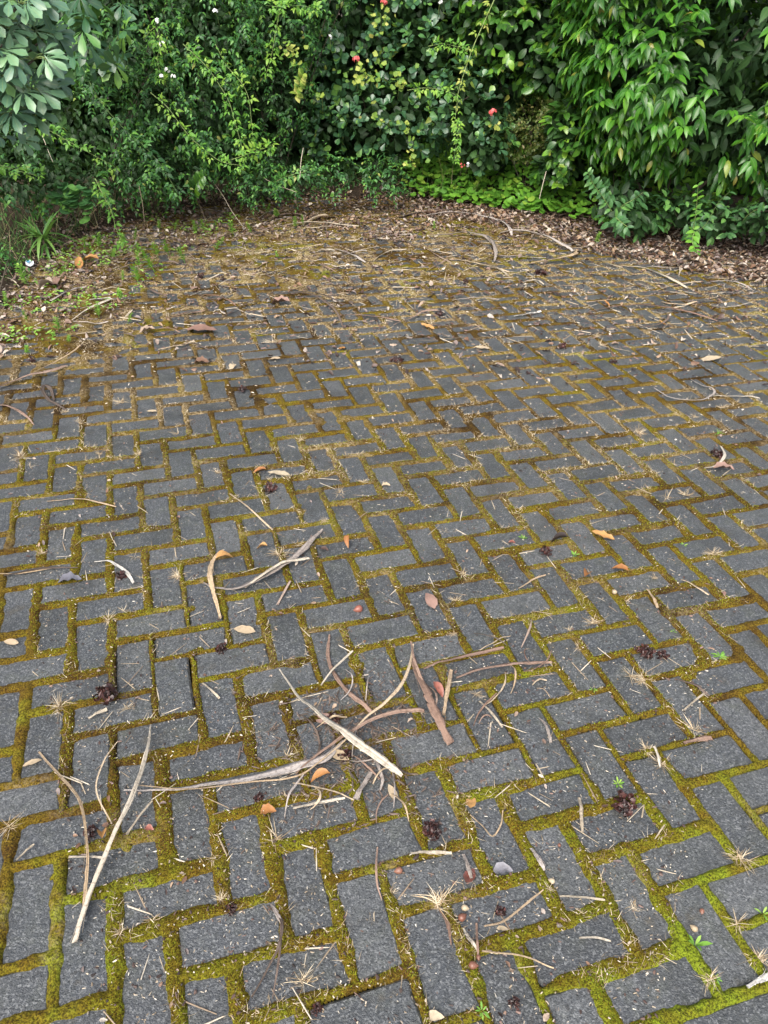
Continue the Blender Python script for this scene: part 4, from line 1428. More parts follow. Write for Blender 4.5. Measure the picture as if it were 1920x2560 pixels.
ST = [
    ('dry_leaf', 'long pale strap leaf crossing the brown one to make a V', [(327, 1572), (320, 1640), (288, 1740), (240, 1850), (190, 1970), (165, 2043)], [2, 9, 12, 11, 13, 15], 'pale_strip', .02, .012),
    ('dry_leaf', 'slim tan strap leaf whose base touches the long pale one', [(85, 1628), (130, 1685), (175, 1740), (192, 1830), (190, 1910), (182, 1985)], [5, 9, 7, 5, 9, 8], 'tan_strip', .015, .006),
    ('dry_leaf', 'widest grey brown strap leaf lying level under the twig pile', [(268, 1711), (360, 1717), (460, 1708), (560, 1693), (640, 1672), (700, 1648), (742, 1608)], [4, 9, 16, 24, 28, 18, 5], 'grey_strip', .018, .006),
    ('twig', 'thin reddish twig running along the widest grey leaf', [(300, 1709), (420, 1722), (540, 1708), (640, 1695), (700, 1650)], [3, 4, 5, 4, 3], 'tan_strip', .012, .02),
    ('dry_leaf', 'pale folded strap leaf on top of the twig pile', [(604, 1458), (640, 1520), (668, 1552), (720, 1598), (770, 1632), (830, 1668), (868, 1692)], [3, 7, 10, 18, 24, 22, 8], 'pale_strip', .03, .022),
    ('twig', 'curved brown twig bowing from the upright bark piece', [(892, 1400), (884, 1450), (865, 1500), (830, 1540), (790, 1570), (745, 1618), (690, 1655)], [4, 8, 8, 7, 6, 6, 4], 'tan_strip', .02, .016),
    ('twig', 'curved brown strip with a blunt end resting on the pile', [(915, 1550), (880, 1553), (845, 1562), (800, 1578), (745, 1612), (690, 1645), (640, 1685)], [11, 11, 10, 8, 8, 6, 4], 'bark_strip', .02, .02),
    ('bark_strip', 'thick reddish bark piece with a forked end', [(890, 1425), (900, 1465), (922, 1515), (945, 1565), (973, 1615)], [12, 18, 22, 20, 18], 'bark_strip', .012, .012),
    ('bark_strip', 'thin fork of bark rising beside the thick reddish piece', [(887, 1395), (893, 1440), (915, 1490)], [4, 7, 8], 'bark_strip', .01, .018),
    ('bark_strip', 'ragged bark strip pointing at the twig pile', [(712, 1375), (708, 1420), (716, 1455), (740, 1492), (772, 1520), (803, 1545)], [4, 10, 13, 12, 13, 9], 'bark_strip', .008, .008),
    ('straw_stick', 'pale stick lying across the ragged bark strip', [(694, 1492), (728, 1455), (762, 1420)], [4, 8, 5], 'pale_strip', .012, .018),
    ('twig', 'dark twig reaching away from the forked bark', [(915, 1450), (960, 1440), (1010, 1425), (1087, 1407)], [6, 9, 9, 8], 'bark_strip', .008, .010),
    ('bark_strip', 'twisted curl of bark beside the dark twig', [(985, 1470), (1030, 1455), (1080, 1447), (1140, 1440), (1192, 1435)], [5, 9, 11, 9, 6], 'bark_strip', .006, .008),
    ('straw_stick', 'reddish stick standing against the thick bark piece', [(958, 1553), (965, 1510), (974, 1455)], [8, 10, 9], 'tan_strip', .008, .014),
    ('dry_leaf', 'broad pale leaf blade curving up to a ragged tip', [(440, 1262), (470, 1280), (520, 1280), (570, 1258), (620, 1228), (660, 1190), (697, 1146)], [4, 6, 17, 20, 17, 15, 4], 'grey_strip', .015, .006),
    ('dry_leaf', 'second pale blade split off the broad curving one', [(530, 1278), (570, 1255), (610, 1232), (668, 1214)], [5, 12, 12, 6], 'pale_strip', .012, .016),
    ('bark_strip', 'tan bark curl hanging down across a mossy joint', [(482, 1192), (462, 1218), (455, 1250), (462, 1285), (478, 1340)], [3, 8, 13, 11, 6], 'tan_strip', .012, .008),
    ('dry_leaf', 'bleached curved sliver like a rib', [(205, 1217), (232, 1219), (258, 1230), (278, 1245), (290, 1263)], [7, 9, 9, 9, 7], 'white_strip', .006, .006),
    ('twig', 'dark twig pair lying level at the paving edge', [(10, 1250), (60, 1240), (110, 1233), (170, 1232)], [5, 7, 6, 3], 'dark_strip', .005, .008),
    ('twig', 'straw coloured twig beneath the dark pair', [(0, 1243), (50, 1243), (120, 1228)], [5, 6, 3], 'tan_strip', .004, .004),
    ('straw_stick', 'pale straw stick beneath the twig pile', [(633, 1752), (690, 1742), (745, 1729)], [8, 9, 5], 'pale_strip', .006, .008),
    ('twig', 'long thread of twig above the pale straw stick', [(633, 1697), (680, 1712), (730, 1722), (765, 1735)], [3, 4, 4, 3], 'tan_strip', .006, .010),
    ('straw_stick', 'flat pinkish splinter leaning below the pile', [(768, 1735), (785, 1705), (802, 1672)], [14, 13, 10], 'grey_strip', .006, .006),
    ('dry_leaf', 'limp grey strap hanging below the folded pale leaf', [(798, 1628), (812, 1655), (826, 1690), (822, 1712)], [8, 9, 9, 4], 'grey_strip', .006, .008),
    ('twig', 'dark forked twig near the lowest edge of the paving', [(578, 1962), (600, 1985), (610, 2015), (602, 2060), (575, 2110), (545, 2160)], [5, 7, 9, 6, 5, 4], 'dark_strip', .012, .008),
    ('twig', 'second prong of the dark forked twig', [(608, 2010), (606, 2060), (600, 2110), (590, 2165)], [7, 6, 5, 3], 'dark_strip', .010, .012),
    ('bark_strip', 'pale split end above the dark forked twig', [(585, 1962), (598, 1985), (610, 2005)], [4, 11, 8], 'grey_strip', .008, .014),
    ('straw_stick', 'white straw beside the dark seed head', [(1250, 1727), (1253, 1765), (1258, 1802)], [9, 10, 6], 'pale_strip', .005, .006),
    ('straw_stick', 'pale level stick above the brown nut', [(887, 1854), (930, 1850), (975, 1847)], [7, 9, 7], 'pale_strip', .004, .008),
    ('twig', 'curved straw twig sweeping over one paver', [(1045, 2005), (1085, 2000), (1120, 1975), (1150, 1948), (1172, 1928)], [5, 7, 6, 5, 3], 'tan_strip', .012, .006),
    ('straw_stick', 'slim brown straw crossing a joint near the snail shell', [(1040, 2060), (1100, 2068), (1160, 2085), (1195, 2095)], [5, 5, 4, 3], 'tan_strip', .006, .006),
    ('straw_stick', 'thin straw across the pavers below the far ones', [(102, 1086), (160, 1085), (210, 1092), (252, 1099)], [3, 6, 5, 3], 'tan_strip', .006, .006),
    ('straw_stick', 'thin straw slanting through a paver corner', [(497, 1073), (540, 1105), (590, 1150)], [6, 5, 4], 'tan_strip', .006, .006),
    ('dry_leaf', 'long dark strap arching over the far mossy paving', [(475, 692), (520, 668), (570, 652), (620, 642), (670, 645), (705, 662), (728, 682), (742, 712)], [3, 5, 6, 6, 6, 6, 5, 3], 'dark_strip', .02, .008),
    ('dry_leaf', 'dark strap tip crossing the arching one', [(625, 638), (670, 641), (715, 655), (752, 672)], [3, 6, 5, 2], 'dark_strip', .014, .018),
    ('dry_leaf', 'brown strap lying level beyond the reddish leaf', [(742, 684), (790, 687), (835, 693), (865, 697)], [3, 5, 5, 3], 'bark_strip', .008, .008),
    ('dry_leaf', 'brown strap with a pale end pointing at a dark seed head', [(850, 705), (890, 693), (915, 680), (945, 674)], [3, 5, 6, 6], 'bark_strip', .010, .010),
    ('bark_strip', 'long bark ribbon on the far paving below the leaf litter', [(1272, 676), (1320, 670), (1380, 668), (1440, 672), (1500, 684), (1550, 696)], [3, 6, 7, 7, 6, 3], 'bark_strip', .015, .008),
    ('bark_strip', 'hooked tail of the long bark ribbon', [(1420, 672), (1440, 685), (1438, 700), (1410, 710), (1340, 712)], [4, 6, 6, 5, 3], 'dark_strip', .012, .010),
    ('bark_strip', 'tan stick with a turned up end beside the litter', [(1145, 573), (1180, 571), (1215, 566), (1240, 558), (1247, 546)], [6, 9, 9, 9, 7], 'tan_strip', .02, .012),
    ('bark_strip', 'thick grey bark ribbon sweeping down to the tan stick', [(1080, 508), (1110, 508), (1150, 515), (1190, 528), (1215, 538), (1238, 546)], [7, 12, 12, 11, 9, 6], 'grey_strip', .03, .012),
    ('bark_strip', 'frayed grey bark twist under the thick ribbon', [(1050, 515), (1062, 530), (1070, 555), (1068, 570)], [8, 10, 9, 4], 'grey_strip', .02, .010),
    ('bark_strip', 'grey bark ribbon beside the frayed twist', [(925, 512), (965, 516), (1005, 512), (1045, 518), (1062, 530)], [4, 8, 9, 8, 5], 'grey_strip', .02, .012),
    ('bark_strip', 'flat dark piece of bark against the fallen leaves', [(862, 471), (900, 466), (945, 459), (958, 455)], [10, 13, 11, 4], 'dark_strip', .01, .008),
    ('branch', 'fallen grey branch at the foot of the violet leaves', [(905, 471), (960, 468), (1010, 470), (1060, 479), (1085, 486)], [7, 9, 8, 7, 5], 'grey_strip', .02, .012),
    ('bark_strip', 'knot of grey bark at the end of the fallen branch', [(1070, 478), (1085, 490), (1100, 505), (1105, 512)], [8, 12, 10, 5], 'grey_strip', .03, .008),
    ('palm_sheath', 'pale palm stalk with a tan papery base on the moss', [(590, 494), (640, 490), (680, 488), (720, 490), (775, 493)], [6, 8, 12, 7, 4], 'pale_strip', .02, .008),
    ('palm_sheath', 'tan papery sheath flaring from the palm stalk', [(655, 489), (680, 482), (705, 477), (712, 474)], [7, 17, 14, 6], 'tan_strip', .03, .012),
    ('palm_sheath', 'curling brown strap arching behind the palm stalk', [(575, 482), (610, 472), (650, 471), (658, 480)], [5, 8, 7, 4], 'bark_strip', .02, .008),
    ('stick', 'weathered forked stick on the moss patch', [(725, 543), (745, 552), (770, 562), (790, 572)], [8, 10, 8, 4], 'grey_strip', .012, .012),
    ('stick', 'thin prong lying on the weathered forked stick', [(738, 562), (765, 556), (792, 548)], [3, 5, 4], 'grey_strip', .012, .020),
    ('dry_leaf', 'cream folded leaf blade next to the weathered stick', [(683, 549), (700, 548), (722, 545)], [5, 10, 6], 'pale_strip', .012, .008),
    ('straw_stick', 'straw bundle slanting on the far paving', [(980, 562), (1020, 572), (1060, 582), (1100, 592)], [4, 6, 5, 4], 'tan_strip', .008, .008),
    ('straw_stick', 'second straw of the slanting bundle', [(992, 560), (1030, 577), (1070, 585), (1098, 600)], [3, 5, 5, 3], 'pale_strip', .012, .010),
    ('dry_leaf', 'curled bleached ribbon on the dark far pavers', [(1345, 577), (1390, 585), (1425, 598), (1455, 612), (1485, 626)], [4, 6, 7, 8, 5], 'pale_strip', .012, .008),
    ('dry_leaf', 'thin bleached ribbon near the leaf litter edge', [(1295, 565), (1315, 575), (1345, 582)], [4, 5, 3], 'pale_strip', .01, .008),
    ('bark_strip', 'broad pinkish frond base at the paving edge', [(-10, 843), (30, 832), (70, 822), (115, 808), (145, 796)], [9, 13, 12, 9, 3], 'bark_strip', .014, .008),
    ('twig', 'slim brown stalk slanting over the broad frond base', [(60, 822), (110, 800), (150, 778), (175, 755)], [4, 5, 4, 3], 'tan_strip', .012, .016),
    ('dry_leaf', 'dark curled leaf ribbon with a pale edge', [(118, 868), (112, 848), (98, 845), (96, 858), (112, 875), (145, 889)], [4, 10, 10, 9, 8, 3], 'dark_strip', .02, .006),
    ('dry_leaf', 'brown pointed leaf at the edge of the paving', [(-5, 878), (25, 888), (50, 900), (75, 922)], [11, 10, 8, 2], 'bark_strip', .012, .006),
    ('stick', 'weathered grey stick in the weedy litter', [(112, 657), (140, 645), (165, 634), (187, 625)], [8, 12, 10, 4], 'grey_strip', .014, .012),
    ('straw_stick', 'pale straight stick below the weathered grey one', [(158, 697), (195, 675), (242, 652)], [5, 8, 6], 'pale_strip', .008, .010),
    ('straw_stick', 'bleached level stick beside the pale straight one', [(195, 653), (220, 653), (240, 650)], [6, 6, 4], 'white_strip', .006, .010),
    ('dry_leaf', 'curled bleached strip hooked at one end on the dark pavers', [(1520, 1017), (1545, 1012), (1560, 1000), (1562, 985), (1556, 967)], [4, 6, 8, 8, 7], 'pale_strip', .012, .006),
    ('dry_leaf', 'curved grey ribbon bent like a bow on the far paving', [(1412, 842), (1440, 862), (1475, 872), (1515, 872), (1540, 858), (1535, 845), (1515, 838), (1490, 822)], [4, 5, 6, 6, 6, 5, 5, 3], 'grey_strip', .012, .008),
    ('straw_stick', 'long thin straw on the moss right of the bowed ribbon'.replace('right of', 'beside'), [(1530, 858), (1570, 862), (1610, 862), (1640, 864)], [3, 4, 4, 3], 'pale_strip', .006, .008),
    ('dry_leaf', 'bleached blade lying flat beyond the tan leaves', [(1110, 686), (1140, 684), (1168, 676)], [5, 9, 6], 'white_strip', .006, .008),
    ('straw_stick', 'dark slim strap on the dark pavers by a bright seedling', [(1458, 1470), (1485, 1482), (1510, 1498), (1530, 1512)], [4, 8, 8, 3], 'dark_strip', .006, .006),
    ('straw_stick', 'long straw slanting across two dark pavers', [(1470, 1258), (1500, 1275), (1530, 1290)], [5, 6, 4], 'tan_strip', .006, .008),
    ('dry_leaf', 'orange brown curled strip in a mossy joint', [(1395, 1280), (1408, 1300), (1420, 1318)], [5, 9, 6], 'tan_strip', .008, .008),
    ('straw_stick', 'white straw standing out on the paver under the dark twig', [(1035, 1518), (1060, 1545), (1085, 1575)], [7, 7, 4], 'pale_strip', .005, .006),
    ('straw_stick', 'pale straw ending at a dry grass tuft', [(1475, 1540), (1500, 1520), (1525, 1500)], [5, 6, 4], 'pale_strip', .005, .008),
    ('bark_strip', 'short pinkish splinter caught in a dry tuft', [(1475, 1612), (1510, 1606), (1535, 1600)], [13, 14, 10], 'bark_strip', .006, .010),
    ('dry_leaf', 'narrow grey leaf sliver between two joints', [(1165, 1555), (1180, 1580), (1190, 1608)], [4, 9, 7], 'grey_strip', .006, .006),
    ('straw_stick', 'pale straw with frayed end by the sheltered joint', [(1410, 1620), (1418, 1640), (1425, 1662)], [8, 8, 4], 'pale_strip', .005, .008),
    ('straw_stick', 'straw pair on the paver beside the seed cluster', [(1120, 1275), (1150, 1260), (1178, 1245)], [4, 6, 4], 'tan_strip', .005, .006),
    ('straw_stick', 'short brown stick angled on one paver', [(600, 1310), (615, 1285), (628, 1262)], [6, 7, 5], 'bark_strip', .005, .006),
    ('straw_stick', 'short straw standing in a mossy joint', [(438, 1480), (455, 1495), (475, 1512)], [6, 6, 6], 'pale_strip', .004, .006),
    ('straw_stick', 'blunt pale splinter below the dark seed head', [(192, 1556), (212, 1547), (232, 1536)], [10, 10, 9], 'pale_strip', .004, .006),
    ('straw_stick', 'white blunt straw under the strap leaf V', [(150, 1856), (190, 1857), (222, 1856)], [7, 7, 6], 'pale_strip', .004, .006),
    ('straw_stick', 'thin straw beside the long pale strap leaf', [(277, 1812), (305, 1770), (330, 1735)], [7, 6, 4], 'pale_strip', .006, .008),
    ('straw_stick', 'short forked straw by the paving edge joint', [(38, 1865), (58, 1845), (75, 1828)], [5, 6, 5], 'pale_strip', .004, .006),
    ('twig', 'hair thin twig curving beside the slim tan strap', [(245, 1790), (212, 1720), (225, 1660), (255, 1610)], [3, 4, 4, 2], 'tan_strip', .008, .010),
    ('straw_stick', 'thin straw V lying on one paver', [(1015, 1765), (1040, 1790), (1062, 1815), (1080, 1790), (1085, 1755)], [3, 4, 4, 4, 3], 'tan_strip', .008, .006),
    ('twig', 'pinkish peeled twig standing beside a mossy joint', [(815, 1835), (812, 1880), (815, 1920), (825, 1950)], [4, 6, 5, 2], 'bark_strip', .010, .008),
    ('bark_strip', 'flaking pink bark beside the red crumpled leaf', [(1000, 1850), (1010, 1880), (1020, 1910)], [9, 12, 5], 'grey_strip', .006, .006),
    ('bark_strip', 'pinkish split sliver beneath a dry grass tuft', [(945, 1965), (965, 2000), (975, 2045)], [4, 10, 3], 'bark_strip', .006, .006),
    ('straw_stick', 'white straw lying by the snail shell joint', [(1000, 2010), (1012, 2035), (1030, 2060)], [6, 10, 6], 'pale_strip', .005, .006),
    ('straw_stick', 'stiff twig crossing beside the two brown nuts', [(1028, 2000), (1028, 2040), (1032, 2070)], [6, 7, 5], 'bark_strip', .005, .010),
    ('straw_stick', 'white straw on the paver of the lowest row', [(1250, 2030), (1285, 2032), (1318, 2036)], [5, 7, 4], 'pale_strip', .005, .006),
    ('straw_stick', 'pale straw flat on the wide plain paver', [(1208, 1940), (1260, 1945), (1305, 1950)], [5, 7, 5], 'pale_strip', .005, .006),
    ('twig', 'bleached white twig at the plain corner pavers', [(1610, 2140), (1640, 2125), (1670, 2110)], [10, 14, 14], 'white_strip', .005, .006),
    ('bark_strip', 'grey sliver pressed into the moss by the dark grey leaf', [(1145, 1840), (1160, 1865), (1175, 1885)], [8, 16, 6], 'grey_strip', .004, .006),
]
FEAT = []


def feat(o):
    FEAT.append((o.location[0], o.location[1], o['label']))
    return o


for nm, lab, pts, w, mt, lift, z0 in ST:
    feat_o = strip(nm, lab, 'dry strip' if nm in ('dry_leaf', 'bark_strip', 'palm_sheath') else 'stick', pts, w, mt, lift, .3, 'fallen strips and sticks on the paving', z0, twist=.4)
    feat(feat_o)


# further sticks and curled strips lying about, described by what lies beside them
def loose_strip(x, y, L, mats, wr, near):
    a = rng.normal(0, .5) if not near else rng.uniform(0, 6.28)
    b = rng.normal(0, .5)
    pts_ = []
    px_, py_ = x, y
    for k_ in range(5):
        pts_.append((px_, py_))
        px_ += math.cos(a) * L / 4
        py_ += math.sin(a) * L / 4 * (1 if near else .45)
        a += b * .5
    m_ = mats[rng.integers(len(mats))]
    w_ = rng.uniform(*wr)
    nm_ = 'twig' if w_ < 5 else 'dry_leaf'
    col_ = {'dark_strip': 'dark brown', 'bark_strip': 'reddish brown', 'grey_strip': 'grey', 'tan_strip': 'tan', 'pale_strip': 'pale'}[m_]
    o_ = strip(nm_, 'LOOSE ' + col_ + (' twig' if nm_ == 'twig' else ' dry strip'), 'stick' if nm_ == 'twig' else 'dry strip', pts_, [w_ * .6, w_, w_, w_ * .8, w_ * .4], m_, rng.uniform(.004, .015), .3, 'loose twigs and strips', rng.uniform(.004, .012), twist=.6)
    return o_


for _ in range(46):
    loose_strip(rng.uniform(420, 1560), rng.uniform(470, 660), rng.uniform(40, 120), ['dark_strip', 'bark_strip', 'grey_strip', 'tan_strip', 'pale_strip'], (3, 7), False)
for _ in range(22):
    loose_strip(rng.uniform(-10, 400), rng.uniform(540, 760), rng.uniform(30, 90), ['dark_strip', 'bark_strip', 'grey_strip', 'tan_strip', 'pale_strip'], (3, 8), False)
for _ in range(16):
    loose_strip(rng.uniform(650, 860), rng.uniform(1500, 1720), rng.uniform(40, 110), ['dark_strip', 'bark_strip', 'grey_strip', 'tan_strip'], (3, 7), True)
for _ in range(12):
    loose_strip(rng.uniform(900, 1190), rng.uniform(1400, 1560), rng.uniform(30, 90), ['dark_strip', 'bark_strip', 'tan_strip'], (3, 6), True)


# ------------------------------------------------------------------ seed heads, nuts, single leaves
def seed_head(x, y, r, label, flat=.8, n=46):
    p = G(x, y)
    s = r * mpp(p) * 1.1
    z = float(ground_z(p[0], p[1]))
    root = empty('seed_head', (p[0], p[1], z), label, 'seed head', 'dark crumpled seed heads')
    ps = []
    for _ in range(n):
        d = unit(np.array([rng.normal(), rng.normal(), rng.normal(.25, .8)]))
        c = d * s * rng.uniform(.25, .62) * np.array([1, 1, flat]) + np.array([0, 0, s * .6 * flat])
        X, Yv, Zv = basis(unit(d + rv(.5))[None], unit(rv())[None])
        V, F, ac = TP['round'][rng.integers(3)]
        V = V * np.array([1.5, 1, 1]) + np.c_[rng.normal(0, .06, (len(V), 2)), rng.normal(0, .12, len(V))]
        W = c + s * rng.uniform(.35, .6) * (V[:, 0:1] * X + V[:, 1:2] * Yv + V[:, 2:3] * Zv)
        W[:, 2] = np.maximum(W[:, 2], .001)
        ps.append((W, F, {'across': ac, 'var': np.full(len(V), rng.random())}))
    V, F, A = cat_mesh(ps)
    o = link('bracts', mesh('bracts', V, F, MT['seed_head'], A, smooth=False), root)
    V, F, A = tube_geo([[0, 0, s * .1], [s * .1, 0, s * .45], [0, s * .1, s * .9 * flat]], [s * .28, s * .38, s * .15], 7, .3)
    link('core', mesh('core', V, F, MT['seed_head'], A), root)
    feat(root)


for x, y, r, lab, fl in ((230, 1512, 27, 'plump dark red seed head sitting on a mossy joint', .8), (1345, 1745, 27, 'dark red seed head under the yellowing seedling', .75), (932, 1800, 22, 'round dark seed head standing upright on a paver', .9), (585, 1060, 14, 'small dark seed head beyond the pale strap blade', .8),
                         (1178, 1197, 13, 'seed head beside the curled tan leaf', .8), (1395, 1412, 22, 'flattened ragged seed head of loose brown bracts', .3), (1430, 1418, 14, 'loose bracts beside the flattened seed head', .25), (1545, 987, 14, 'seed head inside the hooked bleached strip', .7), (265, 1248, 14, 'reddish seed head under the bleached rib sliver', .6),
                         (478, 1405, 14, 'broken seed head caught on dry grass', .6), (523, 845, 11, 'small seed head on a pale paver of the far rows', .6), (950, 682, 9, 'seed head at the end of a brown strap', .8), (435, 603, 9, 'seed head among the weeds', .8), (1168, 595, 14, 'broad dark seed head on far moss', .5), (1005, 612, 7, 'reddish seed head on the dark far pavers', .9),
                         (70, 785, 10, 'dark seed head by the edge litter', .8), (480, 605, 7, 'little seed head beside a weed', .8), (505, 632, 6, 'tiny dark seed head on moss', .8), (1215, 752, 12, 'dark seed head near a curled pale strip', .4), (1325, 785, 10, 'seed head behind the bowed grey ribbon', .5), (1140, 808, 6, 'small black seed head lying on a paver', .6), (857, 782, 14, 'blackened mossy clump in a joint', .35),
                         (500, 1968, 14, 'crumpled dark bract lying near the curved straw twig'.replace('curved straw twig', 'lowest joints'), .4), (1080, 1972, 14, 'crumpled dark bract under the curved straw twig', .7), (195, 1800, 16, 'dark crumpled bract beside the curled orange leaf', .5), (1112, 2168, 14, 'spiky brown burr on the lowest pavers', .4), (685, 2180, 14, 'wet reddish bract at the lowest edge', .5), (560, 1725, 14, 'purple brown bracts under the widest grey leaf', .4), (745, 1640, 16, 'brown bracts tangled in the twig pile', .5), (720, 1560, 14, 'reddish bracts under the folded pale leaf', .5)):
    seed_head(x, y, r, lab, fl, 46 if r > 12 else 26)


def nut(x, y, r, label, mat='acorn'):
    p = G(x, y)
    s = r * mpp(p)
    z = float(ground_z(p[0], p[1]))
    t = np.linspace(0, 1, 9)
    rr = np.array([.25, .75, .98, 1, .95, .82, .6, .32, .05]) * s * .75
    th = rng.uniform(0, 6.28)
    Pn = np.stack([np.cos(th) * (t - .5) * 2 * s, np.sin(th) * (t - .5) * 2 * s, np.full(9, s * .75)], 1)
    V, F, A = tube_geo(Pn, rr, 10)
    o = link('nut', mesh('nut', V, F, MT[mat], A))
    o.location = (p[0], p[1], z)
    tag(o, label, 'nut', 'fallen nuts and seeds')


for x, y, r, lab, m in ((860, 1885, 10, 'glossy brown nut below the level pale stick', 'acorn'), (999, 1985, 11, 'brown nut beside a dry grass tuft', 'acorn'), (1022, 2094, 11, 'pinkish nut in a joint below the stiff twig', 'acorn'), (773, 1322, 11, 'orange red seed beside a dark husk', 'red_leaf'), (1497, 2008, 9, 'grey snail shell at the foot of the tall seedling', 'cream_leaf'),
                        (1208, 1827, 5, 'small red brown seed alone on a paver', 'acorn'), (1190, 1906, 8, 'pale seed by white litter', 'cream_leaf'), (1325, 1285, 7, 'pale pebble on a dark paver', 'cream_leaf'), (1515, 1972, 7, 'brown seed near a dry tuft', 'acorn'), (1033, 2072, 7, 'dark seed beside the pinkish nut', 'acorn'), (1005, 1965, 9, 'white pebble above the brown nut', 'cream_leaf')):
    nut(x, y, r, lab, m)

FL = [leaf_tpl(.8, .9, .42, 6, f, d, wv) for f, d, wv in ((.9, .25, .02), (.6, -.3, .04), (1.2, .45, .0), (.4, -.15, .05))] + [leaf_tpl(1.0, .6, .6, 6, f, d, wv) for f, d, wv in ((.7, .2, .05), (.5, -.35, .04))] + [leaf_tpl(.8, .9, .40, 6, .18, .1, .0), leaf_tpl(1.0, .6, .5, 6, .25, .15, .02)]


def fallen(x, y, L, ang, mat, label, tp=None, group='single fallen leaves on the paving', name='fallen_leaf', wscale=1.0):
    p = G(x, y)
    s = L * mpp(p) * 1.05
    if tp in (0, 5) and mat in ('cream_leaf', 'pink_leaf'):
        tp = 6 if tp == 0 else 7
    V, F, ac = FL[rng.integers(len(FL)) if tp is None else tp]
    V = V * np.array([wscale, 1, 1]) - np.array([0, .5, 0])
    V = V + np.c_[np.zeros((len(V), 2)), rng.normal(0, .015, len(V))]
    V[:, 2] -= V[:, 2].min()
    o = link(name, mesh(name, V, F, MT[mat], {'across': ac, 'var': np.full(len(V), rng.random())}))
    o.location = (p[0], p[1], float(ground_z(p[0], p[1])) + .003)
    o.scale = (s, s, s)
    o.rotation_euler = (rng.normal(0, .1), rng.normal(0, .1), math.radians(ang))
    return feat(tag(o, label, 'leaf', group))


